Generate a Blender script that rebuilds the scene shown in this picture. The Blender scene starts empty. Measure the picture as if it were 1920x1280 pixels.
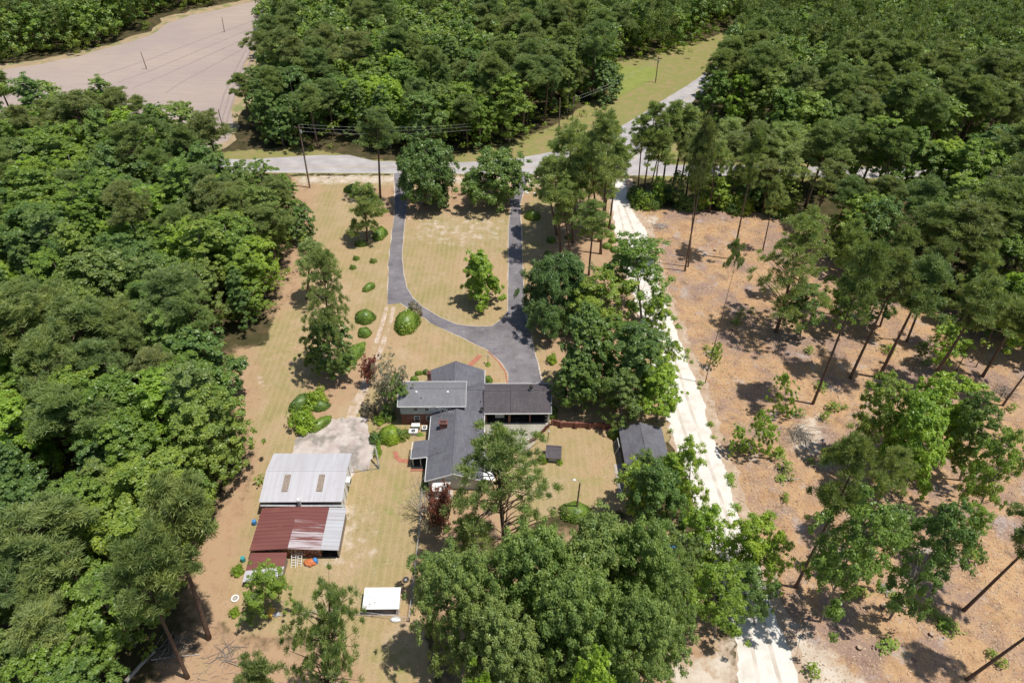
import bpy, math, random
import numpy as np
from mathutils import Vector, Matrix, noise as mnoise
from mathutils.geometry import tessellate_polygon
random.seed(7)
S = bpy.context.scene
COL = S.collection
rad = math.radians

# ------------------------------------------------------------------ camera, sky, sun, exposure
CH = 90.0; CF = 1300.0; CP = rad(41.1); CR = rad(1.35)
_f = Vector((0, math.cos(CP), -math.sin(CP))); _r0 = Vector((1, 0, 0)); _u0 = Vector((0, math.sin(CP), math.cos(CP)))
_r = _r0 * math.cos(CR) + _u0 * math.sin(CR); _u = _u0 * math.cos(CR) - _r0 * math.sin(CR)
cd = bpy.data.cameras.new('camera'); cam = bpy.data.objects.new('camera', cd); COL.objects.link(cam)
cd.sensor_width = 36; cd.lens = 36 * CF / 1920; cd.clip_end = 6000; cd.clip_start = 1
M = Matrix((( _r.x, _u.x, -_f.x, 0), (_r.y, _u.y, -_f.y, 0), (_r.z, _u.z, -_f.z, CH), (0, 0, 0, 1)))
cam.matrix_world = M
S.camera = cam
SUN_EL = rad(72); SUN_AZ = (0.974, -0.225)
W = bpy.data.worlds.new('World'); S.world = W; W.use_nodes = True
nt = W.node_tree; bg = nt.nodes['Background']
sky = nt.nodes.new('ShaderNodeTexSky'); sky.sky_type = 'NISHITA'; sky.sun_disc = False
sky.sun_elevation = SUN_EL; sky.sun_rotation = math.atan2(SUN_AZ[0], SUN_AZ[1]); sky.altitude = 100
nt.links.new(sky.outputs[0], bg.inputs[0]); bg.inputs[1].default_value = 0.092
sl = bpy.data.lights.new('sun', 'SUN'); sl.energy = 4.3; sl.angle = rad(0.5); sl.color = (1.0, 0.955, 0.88)
so = bpy.data.objects.new('sun', sl); COL.objects.link(so)
sv = Vector((SUN_AZ[0] * math.cos(SUN_EL), SUN_AZ[1] * math.cos(SUN_EL), math.sin(SUN_EL)))
so.rotation_euler = sv.to_track_quat('Z', 'Y').to_euler(); so.location = (0, 0, 200)
S.view_settings.view_transform = 'Standard'; S.view_settings.look = 'None'
S.view_settings.exposure = 0.06; S.view_settings.gamma = 1.0
S.render.resolution_x = 1024; S.render.resolution_y = 682

def G(u, v, z=0.0):                       # photo pixel -> world point at height z
    d = _f + _r * ((u - 960) / CF) + _u * (-(v - 640) / CF)
    t = (z - CH) / d.z
    return (d.x * t, d.y * t)
def PX(x, y, z=0.0):
    q = Vector((x, y, z - CH)); c = q.dot(_f)
    if c < 1: return (-9999, 99999)
    return (960 + CF * q.dot(_r) / c, 640 - CF * q.dot(_u) / c)
HA = rad(2.0); HO = G(754, 795)            # the house and barns share one set of axes
def HW(lx, ly):
    return (HO[0] + lx * math.cos(HA) - ly * math.sin(HA), HO[1] + lx * math.sin(HA) + ly * math.cos(HA))
def HL(u, v, z=0.0):
    x, y = G(u, v, z); x -= HO[0]; y -= HO[1]
    return (x * math.cos(HA) + y * math.sin(HA), -x * math.sin(HA) + y * math.cos(HA))

# ------------------------------------------------------------------ node helpers
class N:
    def __init__(s, name):
        s.m = bpy.data.materials.new(name); s.m.use_nodes = True; s.t = s.m.node_tree
        s.b = s.t.nodes['Principled BSDF']; s.out = s.t.nodes['Material Output']
        s.b.inputs['Specular IOR Level'].default_value = 0.25
    def n(s, typ, **k):
        q = s.t.nodes.new(typ)
        for a, v in k.items(): setattr(q, a, v)
        return q
    def l(s, a, b): s.t.links.new(a, b)
    def coord(s, which='Object', scale=None, rot=None):
        c = s.n('ShaderNodeTexCoord').outputs[which]
        if scale or rot:
            m = s.n('ShaderNodeMapping'); s.l(c, m.inputs[0])
            if scale: m.inputs['Scale'].default_value = scale
            if rot: m.inputs['Rotation'].default_value = rot
            c = m.outputs[0]
        return c
    def noise(s, scale, detail=4, rough=0.55, co=None, dist=0):
        q = s.n('ShaderNodeTexNoise'); q.inputs['Scale'].default_value = scale
        q.inputs['Detail'].default_value = detail; q.inputs['Roughness'].default_value = rough; q.inputs['Distortion'].default_value = dist
        s.l(co or s.coord(), q.inputs['Vector']); return q.outputs['Fac']
    def ramp(s, fac, stops):
        q = s.n('ShaderNodeValToRGB'); e = q.color_ramp.elements
        while len(e) < len(stops): e.new(0.5)
        for i, (p, c) in enumerate(stops):
            e[i].position = p
            e[i].color = (c, c, c, 1) if isinstance(c, (int, float)) else (*c, 1)
        s.l(fac, q.inputs[0]); return q.outputs[0]
    def mix(s, fac, a, b, mode='MIX'):
        q = s.n('ShaderNodeMix', data_type='RGBA', blend_type=mode)
        for i, v in ((0, fac), (6, a), (7, b)):
            if isinstance(v, (int, float)): q.inputs[i].default_value = v
            elif isinstance(v, tuple): q.inputs[i].default_value = (*v, 1)
            else: s.l(v, q.inputs[i])
        return q.outputs[2]
    def math(s, op, a, b=0.0, clamp=False):
        q = s.n('ShaderNodeMath', operation=op, use_clamp=clamp)
        for i, v in ((0, a), (1, b)):
            if isinstance(v, (int, float)): q.inputs[i].default_value = v
            else: s.l(v, q.inputs[i])
        return q.outputs[0]
    def col(s, c):
        if isinstance(c, tuple): s.b.inputs['Base Color'].default_value = (*c, 1)
        else: s.l(c, s.b.inputs['Base Color'])
    def rough(s, v): s.b.inputs['Roughness'].default_value = v
    def bump(s, h, strength=0.4, dist=0.05):
        q = s.n('ShaderNodeBump'); q.inputs['Strength'].default_value = strength; q.inputs['Distance'].default_value = dist
        s.l(h, q.inputs['Height']); s.l(q.outputs[0], s.b.inputs['Normal'])

def soft(name, c1, c2, scale=2.0, rough=0.85, bump=0.2, c3=None, scale2=None, detail=6, metallic=0, lo=.35, hi=.65):
    k = N(name); f = k.noise(scale, detail)
    c = k.ramp(f, [(lo, c1), (hi, c2)])
    if c3: c = k.mix(k.ramp(k.noise(scale2 or scale * .3, 5), [(.5, 0.0), (.62, 1.0)]), c, c3)
    k.col(c); k.rough(rough); k.b.inputs['Metallic'].default_value = metallic
    if bump: k.bump(f, bump, 0.03)
    return k.m

def leafmat(name, cols, trans=0.3, rough=0.42, far=False):
    """foliage: hue from the tree's own random number, speckle from place inside the crown"""
    k = N(name); oi = k.n('ShaderNodeObjectInfo')
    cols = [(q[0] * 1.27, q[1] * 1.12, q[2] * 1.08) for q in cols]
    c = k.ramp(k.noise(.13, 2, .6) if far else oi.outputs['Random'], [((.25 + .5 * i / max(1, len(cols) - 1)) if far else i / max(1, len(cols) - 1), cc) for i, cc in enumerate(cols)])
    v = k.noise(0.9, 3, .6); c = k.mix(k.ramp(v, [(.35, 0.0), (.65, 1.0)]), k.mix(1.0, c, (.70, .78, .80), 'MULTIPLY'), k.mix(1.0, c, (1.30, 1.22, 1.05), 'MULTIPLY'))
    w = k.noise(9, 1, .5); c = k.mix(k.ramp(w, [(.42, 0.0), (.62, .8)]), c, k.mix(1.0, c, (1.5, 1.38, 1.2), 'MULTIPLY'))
    k.col(c); k.rough(rough); k.b.inputs['Specular IOR Level'].default_value = .5
    tr = k.n('ShaderNodeBsdfTranslucent'); k.l(k.mix(1.0, c, (1.25, 1.3, .55), 'MULTIPLY'), tr.inputs[0])
    ms = k.n('ShaderNodeMixShader'); ms.inputs[0].default_value = trans
    k.l(k.b.outputs[0], ms.inputs[1]); k.l(tr.outputs[0], ms.inputs[2]); k.l(ms.outputs[0], k.out.inputs[0])
    return k.m

def shingle(name, c1, c2, stain):
    k = N(name)
    br = k.n('ShaderNodeTexBrick'); k.l(k.coord(), br.inputs['Vector'])
    br.inputs['Scale'].default_value = 1.0; br.inputs['Brick Width'].default_value = .5; br.inputs['Row Height'].default_value = .16
    br.inputs['Mortar Size'].default_value = .008; br.inputs['Color1'].default_value = (*c1, 1); br.inputs['Color2'].default_value = (*c2, 1)
    br.inputs['Mortar'].default_value = (*[x * .6 for x in c1], 1)
    a = k.mix(k.ramp(k.noise(.5, 6, .65), [(.42, 0.0), (.68, .75)]), br.outputs[0], stain)
    a = k.mix(k.ramp(k.noise(1, 4, .6, k.coord(scale=(6, .5, .5))), [(.5, 0.0), (.75, .45)]), a, tuple(x * 1.5 for x in c2))
    k.col(a); k.rough(.9); k.bump(k.noise(12, 3), .25, .02); return k.m

def brickmat(name, c1, c2, mortar, scale=1.0):
    k = N(name); br = k.n('ShaderNodeTexBrick')
    g = k.n('ShaderNodeTexCoord').outputs['Object']; sp = k.n('ShaderNodeSeparateXYZ'); k.l(g, sp.inputs[0])
    cb = k.n('ShaderNodeCombineXYZ'); k.l(k.math('ADD', sp.outputs[0], sp.outputs[1]), cb.inputs[0]); k.l(sp.outputs[2], cb.inputs[1]); k.l(cb.outputs[0], br.inputs['Vector'])
    br.inputs['Scale'].default_value = scale; br.inputs['Brick Width'].default_value = .24; br.inputs['Row Height'].default_value = .08; br.inputs['Mortar Size'].default_value = .008
    br.inputs['Color1'].default_value = (*c1, 1); br.inputs['Color2'].default_value = (*c2, 1); br.inputs['Mortar'].default_value = (*mortar, 1)
    k.col(k.mix(k.ramp(k.noise(1.2, 4), [(.4, 0.0), (.7, .5)]), br.outputs[0], tuple(x * .6 for x in c1))); k.rough(.9); return k.m

MT = {}
GR = [(.120, .225, .052), (.150, .265, .050), (.180, .300, .052), (.100, .195, .060), (.155, .240, .075), (.205, .320, .055), (.110, .210, .070), (.145, .250, .065)]
PN = [(.145, .225, .080), (.170, .245, .085), (.130, .215, .085), (.180, .235, .100), (.145, .245, .078)]
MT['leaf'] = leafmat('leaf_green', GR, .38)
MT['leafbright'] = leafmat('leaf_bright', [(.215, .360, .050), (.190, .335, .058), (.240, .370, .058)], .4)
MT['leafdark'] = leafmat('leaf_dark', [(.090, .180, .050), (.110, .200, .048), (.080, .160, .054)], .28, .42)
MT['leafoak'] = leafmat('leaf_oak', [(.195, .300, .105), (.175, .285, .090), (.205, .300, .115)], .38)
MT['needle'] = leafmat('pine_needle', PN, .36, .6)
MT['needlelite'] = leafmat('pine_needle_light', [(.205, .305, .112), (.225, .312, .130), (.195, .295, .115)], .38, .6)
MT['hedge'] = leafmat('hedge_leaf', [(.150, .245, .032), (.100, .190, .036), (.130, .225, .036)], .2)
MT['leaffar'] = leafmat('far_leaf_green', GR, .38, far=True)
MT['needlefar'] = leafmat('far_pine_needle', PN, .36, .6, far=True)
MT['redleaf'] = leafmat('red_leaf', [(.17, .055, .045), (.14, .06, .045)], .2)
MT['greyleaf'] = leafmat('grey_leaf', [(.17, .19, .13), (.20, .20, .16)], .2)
MT['bark'] = soft('pine_bark', (.11, .070, .050), (.20, .135, .10), 5, .95, .5)
MT['greybark'] = soft('grey_bark', (.15, .125, .10), (.30, .27, .23), 4, .95, .5)
MT['deadwood'] = soft('dead_wood', (.35, .31, .27), (.55, .50, .46), 4, .9, .3)
MT['white'] = soft('white_paint', (.72, .72, .70), (.82, .82, .80), 1.5, .6, .05)
MT['siding'] = soft('grey_siding', (.42, .46, .47), (.50, .53, .54), 1, .7, .1)
MT['brick'] = brickmat('red_brick', (.20, .065, .045), (.28, .10, .07), (.30, .24, .20))
MT['brickwall'] = brickmat('wall_brick', (.20, .07, .055), (.27, .11, .085), (.30, .22, .18))
MT['shA'] = shingle('light_grey_shingle', (.205, .205, .22), (.235, .235, .25), (.18, .18, .19))
MT['shE'] = shingle('dark_grey_shingle', (.135, .135, .155), (.165, .165, .185), (.105, .095, .11))
MT['shB'] = shingle('worn_brown_shingle', (.098, .086, .094), (.125, .110, .118), (.078, .066, .074))
MT['glass'] = soft('window_glass', (.03, .035, .04), (.06, .065, .07), .6, .12, 0)
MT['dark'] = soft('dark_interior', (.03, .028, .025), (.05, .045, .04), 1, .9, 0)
MT['metal'] = soft('grey_metal', (.35, .36, .37), (.48, .48, .49), 3, .45, .1)
MT['rustwall'] = soft('rusty_wall_sheet', (.13, .035, .022), (.30, .13, .07), 1.5, .85, .2, (.42, .33, .26), 2.5)
MT['concrete'] = soft('concrete', (.44, .36, .33), (.58, .52, .47), .55, .92, .2, (.28, .25, .22), .33)
MT['patio'] = soft('patio_concrete', (.33, .31, .25), (.42, .39, .33), .8, .92, .2, (.27, .27, .21), .4)
MT['wood'] = soft('weathered_wood', (.22, .17, .13), (.36, .30, .25), 6, .9, .3)
MT['polewood'] = soft('pole_wood', (.17, .12, .09), (.28, .21, .16), 3, .9, .3)
MT['orange'] = soft('orange_tarp', (.50, .14, .05), (.66, .22, .09), 3, .6, .2)
MT['blue'] = soft('blue_plastic', (.06, .22, .50), (.10, .30, .62), 3, .5, .1)
MT['teal'] = soft('teal_plastic', (.04, .30, .30), (.08, .38, .38), 3, .5, .1)
MT['yellow'] = soft('yellow_plastic', (.75, .42, .06), (.85, .52, .10), 3, .6, .1)
MT['rubber'] = soft('rubber', (.05, .05, .05), (.12, .11, .10), 6, .9, .2)

# ------------------------------------------------------------------ mesh helpers
class MB:
    def __init__(s): s.v = []; s.f = []
    def quad(s, a, b, c, d): i = len(s.v); s.v += [a, b, c, d]; s.f.append((i, i + 1, i + 2, i + 3)); return s
    def poly(s, pts): i = len(s.v); s.v += pts; s.f.append(tuple(range(i, i + len(pts)))); return s
    def box(s, x0, x1, y0, y1, z0, z1):
        i = len(s.v); s.v += [(x, y, z) for z in (z0, z1) for x, y in ((x0, y0), (x1, y0), (x1, y1), (x0, y1))]
        s.f += [tuple(i + k for k in q) for q in ((3, 2, 1, 0), (4, 5, 6, 7), (0, 1, 5, 4), (1, 2, 6, 5), (2, 3, 7, 6), (3, 0, 4, 7))]; return s
    def slab(s, pts, t):                  # a planar polygon given a thickness downwards
        n = len(pts); i = len(s.v); s.v += list(pts) + [(p[0], p[1], p[2] - t) for p in pts]
        s.f.append(tuple(range(i, i + n))); s.f.append(tuple(i + n + k for k in reversed(range(n))))
        for k in range(n): a, b = k, (k + 1) % n; s.f.append((i + b, i + a, i + n + a, i + n + b))
        return s
    def tube(s, pts, rads, n=7):
        pts = [Vector(p) for p in pts]; i0 = len(s.v)
        for k, p in enumerate(pts):
            d = (pts[min(k + 1, len(pts) - 1)] - pts[max(k - 1, 0)]).normalized()
            a = d.orthogonal().normalized() if abs(d.z) < .999 else Vector((1, 0, 0)); b = d.cross(a)
            r = rads[k] if isinstance(rads, (list, tuple)) else rads
            for j in range(n):
                t = 2 * math.pi * j / n; s.v.append(tuple(p + a * r * math.cos(t) + b * r * math.sin(t)))
        for k in range(len(pts) - 1):
            for j in range(n): a = i0 + k * n + j; b = i0 + k * n + (j + 1) % n; s.f.append((a, b, b + n, a + n))
        s.f.append(tuple(i0 + j for j in reversed(range(n)))); s.f.append(tuple(i0 + (len(pts) - 1) * n + j for j in range(n))); return s
    def cyl(s, x, y, z0, z1, r, n=12, r2=None): return s.tube([(x, y, z0), (x, y, z1)], [r, r if r2 is None else r2], n)
    def blob(s, c, r, n=10, m=6, jit=.12, seed=0):
        rg = random.Random(seed); i = len(s.v)
        for a in range(m + 1):
            ph = math.pi * a / m
            for b in range(n):
                t = 2 * math.pi * b / n; q = 1 + rg.uniform(-jit, jit)
                s.v.append((c[0] + r[0] * q * math.sin(ph) * math.cos(t), c[1] + r[1] * q * math.sin(ph) * math.sin(t), c[2] + r[2] * math.cos(ph)))
        for a in range(m):
            for b in range(n): p = i + a * n + b; q = i + a * n + (b + 1) % n; s.f.append((p, p + n, q + n, q))
        return s
    def mesh(s, name, m, smooth=False):
        me = bpy.data.meshes.new(name); me.from_pydata([tuple(v) for v in s.v], [], s.f); me.materials.append(MT[m] if isinstance(m, str) else m)
        if smooth: me.polygons.foreach_set('use_smooth', [True] * len(me.polygons))
        me.update(); return me
    def build(s, name, m, parent=None, smooth=False):
        return link(name, s.mesh(name, m, smooth), parent)
def link(name, me, parent=None):
    o = bpy.data.objects.new(name, me); COL.objects.link(o); o.parent = parent; return o
def tag(o, label, cat, group=None, kind=None):
    if label: o['label'] = label
    if cat: o['category'] = cat
    if group: o['group'] = group
    if kind: o['kind'] = kind
    return o
def thing(name, label, cat, loc=(0, 0, 0), rz=0, group=None):
    o = bpy.data.objects.new(name, None); o.empty_display_size = .3; COL.objects.link(o); o.location = loc if len(loc) == 3 else (*loc, 0); o.rotation_euler = (0, 0, rz)
    return tag(o, label, cat, group)
def struct(o): o['kind'] = 'structure'; return o

# ------------------------------------------------------------------ ground zones (outlines of patches that lie on the ground)
def pg(pts): return [G(*p) for p in pts]
DR_L = [(1143, 336), (1148, 385), (1155, 440), (1170, 500), (1190, 560), (1208, 620), (1228, 690), (1247, 767), (1260, 810), (1290, 910), (1325, 1020), (1350, 1100), (1376, 1172), (1386, 1280), (1392, 1500)]
DR_R = [(1172, 336), (1182, 390), (1211, 431), (1234, 530), (1249, 570), (1267, 615), (1290, 679), (1320, 754), (1329, 800), (1365, 891), (1376, 940), (1410, 1022), (1440, 1116), (1466, 1180), (1500, 1280), (1560, 1500)]
LAWN = [(545, 330), (562, 420), (575, 470), (560, 530), (515, 590), (500, 645), (435, 660), (430, 740), (465, 810), (480, 870), (455, 940), (390, 1000), (350, 1050), (390, 1150), (440, 1190), (620, 1195), (700, 1500), (860, 1500), (800, 1200), (790, 1040), (900, 1010), (1060, 960), (1190, 960)] + [DR_L[i] for i in (8, 7, 6, 5, 4, 3, 2, 1)] + [(1140, 340), (1000, 331), (760, 329)]
CHIP = DR_R[1:] + [(2600, 1700), (2600, 800), (1960, 655), (1800, 580), (1690, 530), (1600, 480), (1520, 440), (1450, 400), (1300, 392)]
VERGE = [(1130, 120), (1180, 112), (1335, 70), (1420, 30), (1420, 80), (1318, 150), (1170, 240), (1050, 300), (860, 308), (850, 292), (960, 268), (1040, 235), (1100, 195), (1150, 165)]
VERGE2 = [(200, 325), (1180, 329), (1230, 337), (2300, 345), (2300, 305), (1230, 305), (1350, 285), (1400, 230), (1290, 200), (1225, 260), (1140, 310), (700, 300), (560, 275), (200, 300)]
MEADOW = [(1135, 122), (1232, 126), (1238, 142), (1190, 168), (1150, 190), (1140, 160)]
STRAW = [[(430, 655), (480, 650), (500, 740), (470, 790), (500, 840), (480, 950), (455, 1040), (430, 1120), (470, 1200), (360, 1200), (330, 1050), (390, 960), (450, 860), (425, 740)],
         [(700, 350), (1000, 345), (1000, 372), (960, 392), (820, 398), (720, 430), (700, 400)],
         [(1030, 400), (1140, 340), (1165, 470), (1200, 600), (1235, 720), (1240, 790), (1160, 790), (1060, 740), (1010, 640), (1000, 590), (1040, 520)],
         [(590, 690), (640, 700), (710, 610), (745, 590), (690, 730), (620, 790), (560, 800)],
         [(540, 330), (600, 345), (590, 430), (600, 480), (560, 560), (520, 600), (500, 600), (540, 440)],
         [(380, 1140), (470, 1180), (560, 1195), (660, 1200), (600, 1500), (150, 1500), (300, 1240), (360, 1190)],
         [(780, 990), (940, 900), (1000, 1010), (1260, 940), (1400, 1280), (1350, 1500), (500, 1500), (480, 1200), (660, 1200), (770, 1500), (880, 1500), (810, 1150)]]
SAND = [[DR_L[i] for i in range(12, 15)] + [(1230, 1500), (1250, 1225), (1330, 1240)], [(1450, 1180), (1510, 1180), (1620, 1280), (1680, 1500), (1400, 1500), (1440, 1250)],
        [(1205, 400), (1230, 405), (1240, 420), (1205, 425)], [(560, 330), (700, 329), (1000, 333), (1140, 336), (1140, 347), (900, 345), (560, 344)],
        [(1485, 800), (1530, 770), (1545, 830), (1520, 860), (1490, 850)], [(640, 950), (662, 950), (655, 1000), (640, 1052), (600, 1052), (636, 1010)]]

def sdist(P, poly):                        # signed distance, positive inside
    poly = np.array(poly); d = np.full(len(P), 1e9); ins = np.zeros(len(P), bool); n = len(poly)
    for i in range(n):
        a = poly[i]; b = poly[(i + 1) % n]; e = b - a; w = P - a
        t = np.clip((w @ e) / max(1e-9, e @ e), 0, 1); q = w - t[:, None] * e
        d = np.minimum(d, np.hypot(q[:, 0], q[:, 1]))
        c = ((a[1] > P[:, 1]) != (b[1] > P[:, 1])) & (P[:, 0] < (b[0] - a[0]) * (P[:, 1] - a[1]) / (b[1] - a[1] + 1e-12) + a[0])
        ins ^= c
    return np.where(ins, d, -d)

xs = np.concatenate([np.linspace(-2500, -320, 12), np.arange(-300, 300.1, 1.5), np.linspace(320, 2500, 12)])
ys = np.concatenate([np.linspace(-1200, 0, 8), np.arange(12, 420.1, 1.5), np.linspace(440, 3500, 16)])
X, Y = np.meshgrid(xs, ys); P = np.stack([X.ravel(), Y.ravel()], 1); nx, ny = len(xs), len(ys)
def wgt(polys, s):
    r = np.zeros(len(P))
    for p in polys: r = np.maximum(r, np.clip(.5 + sdist(P, pg(p)) / s, 0, 1))
    return r
zl = wgt([LAWN], 2.5); zc = wgt([CHIP], 2.5); zv = wgt([VERGE, VERGE2], 3.5); zs = wgt(STRAW, 7); zd = wgt(SAND, 5); zm = wgt([MEADOW], 4); zm = np.maximum(zm, .5 * wgt([[(690, 1175), (790, 1180), (830, 1330), (690, 1330)], [(470, 1195), (570, 1200), (540, 1300), (440, 1290)], [(515, 640), (560, 620), (560, 740), (520, 790)], [(700, 900), (780, 880), (760, 1060), (700, 1040)], [(1040, 880), (1160, 870), (1150, 940), (1060, 950)]], 7)); zd = np.maximum(zd, .47 * wgt([[(762, 405), (952, 400), (955, 425), (950, 462), (830, 470), (758, 452)], [(440, 700), (520, 690), (530, 740), (470, 760)], [(600, 900), (700, 940), (740, 1060), (640, 1100), (620, 1000)], [(1010, 600), (1050, 620), (1010, 650)]], 8))
me = bpy.data.meshes.new('ground')
idx = np.arange(nx * ny).reshape(ny, nx); F = np.stack([idx[:-1, :-1], idx[:-1, 1:], idx[1:, 1:], idx[1:, :-1]], -1).reshape(-1, 4)
def fastmesh(me, V, F):
    me.vertices.add(len(V)); me.vertices.foreach_set('co', np.asarray(V, np.float32).ravel())
    me.loops.add(F.size); me.loops.foreach_set('vertex_index', F.ravel().astype(np.int32))
    me.polygons.add(len(F)); me.polygons.foreach_set('loop_start', np.arange(0, F.size, F.shape[1], dtype=np.int32))
    me.update(calc_edges=True); return me
fastmesh(me, np.concatenate([P, np.zeros((len(P), 1))], 1), F)
for nm, (a, b, c) in (('zoneA', (zl, zc, zv)), ('zoneB', (zs, zd, zm))):
    at = me.color_attributes.new(nm, 'FLOAT_COLOR', 'POINT'); at.data.foreach_set('color', np.stack([a, b, c, np.ones_like(a)], 1).astype(np.float32).ravel())
k = N('ground_cover')
A = k.n('ShaderNodeSeparateColor'); t = k.n('ShaderNodeVertexColor', layer_name='zoneA'); k.l(t.outputs[0], A.inputs[0])
B = k.n('ShaderNodeSeparateColor'); t = k.n('ShaderNodeVertexColor', layer_name='zoneB'); k.l(t.outputs[0], B.inputs[0])
edge = k.math('MULTIPLY', k.math('SUBTRACT', k.noise(.55, 8, .7), .5), 1.5)
def wz(o, lo=.4, hi=.62, amt=1.0): return k.ramp(k.math('ADD', o, k.math('MULTIPLY', edge, amt), True), [(lo, 0.0), (hi, 1.0)])
big = k.noise(.045, 4, .55); mid = k.noise(.35, 6, .65); fine = k.noise(3.2, 6, .75); grit = k.noise(9, 5, .8)
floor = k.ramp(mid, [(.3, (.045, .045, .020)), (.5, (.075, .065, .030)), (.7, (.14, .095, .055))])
lawn = k.ramp(big, [(.36, (.45, .30, .175)), (.45, (.40, .295, .155)), (.53, (.32, .27, .12)), (.64, (.43, .325, .19))])
lawn = k.mix(k.ramp(mid, [(.40, 0.0), (.66, .7)]), lawn, (.46, .315, .20))
lawn = k.mix(k.ramp(k.noise(.16, 5, .6, k.coord(rot=(0, 0, 1))), [(.52, 0.0), (.66, .6)]), lawn, (.28, .255, .095))
wv = k.n('ShaderNodeTexWave', wave_type='BANDS', bands_direction='X'); wv.inputs['Scale'].default_value = .28; wv.inputs['Distortion'].default_value = 2.5; wv.inputs['Detail'].default_value = 1; wv.inputs['Detail Scale'].default_value = .12; k.l(k.coord(), wv.inputs[0])
lawn = k.mix(k.ramp(k.noise(.09, 7, .72, k.coord(rot=(0, 0, 2.2))), [(.54, 0.0), (.62, .55)]), lawn, (.52, .385, .275)); lawn = k.mix(k.ramp(k.noise(.7, 6, .75), [(.34, .6), (.44, 0.0)]), lawn, (.29, .225, .11))
lawn = k.mix(k.ramp(wv.outputs[0], [(.5, 0.0), (1, .42)]), lawn, (.46, .35, .19))
lawn = k.mix(k.ramp(fine, [(.3, .55), (.55, 0.0)]), lawn, (.24, .19, .085))
lawn = k.mix(k.ramp(grit, [(.55, 0.0), (.8, .6)]), lawn, (.52, .40, .24))
chip = k.ramp(mid, [(.28, (.28, .165, .10)), (.42, (.42, .25, .135)), (.58, (.50, .32, .175)), (.72, (.35, .225, .155))])
chip = k.mix(k.ramp(k.noise(.12, 6, .65), [(.46, 0.0), (.60, .9)]), chip, (.285, .195, .165)); chip = k.mix(k.ramp(k.noise(.22, 7, .7, k.coord(rot=(0, 0, 2))), [(.56, 0.0), (.66, .7)]), chip, (.42, .38, .37)); chip = k.mix(k.ramp(k.noise(.3, 7, .75, k.coord(rot=(0, 0, 1))), [(.33, .85), (.46, 0.0)]), chip, (.17, .11, .085)); chip = k.mix(k.ramp(k.noise(.18, 6, .7, k.coord(rot=(0, 0, 3))), [(.6, 0.0), (.7, .5)]), chip, (.24, .24, .09))
chip = k.mix(k.ramp(fine, [(.52, 0.0), (.66, .7)]), chip, (.62, .44, .25)); chip = k.mix(k.ramp(fine, [(.3, .8), (.45, 0.0)]), chip, (.20, .11, .065))
chip = k.mix(k.ramp(grit, [(.6, 0.0), (.72, .8)]), chip, (.66, .52, .36))
verge = k.ramp(mid, [(.3, (.38, .25, .15)), (.44, (.30, .255, .11)), (.6, (.24, .25, .08)), (.75, (.37, .29, .15))]); verge = k.mix(k.ramp(fine, [(.3, .5), (.55, 0.0)]), verge, (.14, .13, .04))
straw = k.ramp(mid, [(.3, (.33, .205, .125)), (.5, (.42, .275, .17)), (.7, (.38, .28, .16))]); straw = k.mix(k.ramp(grit, [(.5, 0.0), (.75, .7)]), straw, (.50, .33, .20))
sand = k.ramp(mid, [(.3, (.46, .36, .26)), (.6, (.62, .54, .45)), (.8, (.45, .33, .22))])
mead = k.ramp(mid, [(.3, (.20, .235, .06)), (.7, (.28, .30, .085))])
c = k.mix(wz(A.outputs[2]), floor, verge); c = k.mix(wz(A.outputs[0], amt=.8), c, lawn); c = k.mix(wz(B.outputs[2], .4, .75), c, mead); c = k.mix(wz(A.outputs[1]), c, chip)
c = k.mix(wz(B.outputs[0], .35, .85), c, straw); c = k.mix(wz(B.outputs[1], .4, .8, 1.3), c, sand)
k.col(c); k.rough(.95); k.b.inputs['Specular IOR Level'].default_value = .1
k.bump(k.math('ADD', fine, k.math('MULTIPLY', mid, 2.0)), .45, .06)
me.materials.append(k.m); struct(link('ground', me))

def sheet(name, pts, z, m, jit=.25, step=1.2, world=False, fr=.35):
    w = pts if world else pg(pts); out = []
    for i, a in enumerate(w):
        b = w[(i + 1) % len(w)]; L = math.dist(a, b); n = max(1, int(L / step))
        for j in range(n):
            t = j / n; x = a[0] + (b[0] - a[0]) * t; y = a[1] + (b[1] - a[1]) * t
            q = mnoise.noise_vector(Vector((x * fr, y * fr, z * 50))) * jit * 2 + mnoise.noise_vector(Vector((x * fr * 3, y * fr * 3, 9))) * jit
            out.append((x + q.x, y + q.y, z))
    tri = tessellate_polygon([[Vector(p) for p in out]])
    me = bpy.data.meshes.new(name); me.from_pydata(out, [], [tuple(t) for t in tri]); me.materials.append(MT[m] if isinstance(m, str) else m)
    me.update()
    if me.polygons and sum(p.normal.z * p.area for p in me.polygons) < 0: me.flip_normals()
    return struct(link(name, me))

def line(name, pts, wd, z, m):
    w = pg(pts); L = []; R = []
    for i, p in enumerate(w):
        a = w[max(0, i - 1)]; b = w[min(len(w) - 1, i + 1)]; d = Vector((b[0] - a[0], b[1] - a[1])).normalized(); n = Vector((-d.y, d.x)) * wd / 2
        L.append((p[0] + n.x, p[1] + n.y)); R.append((p[0] - n.x, p[1] - n.y))
    return sheet(name, L + R[::-1], z, m, 0.01, 3, True)
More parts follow.
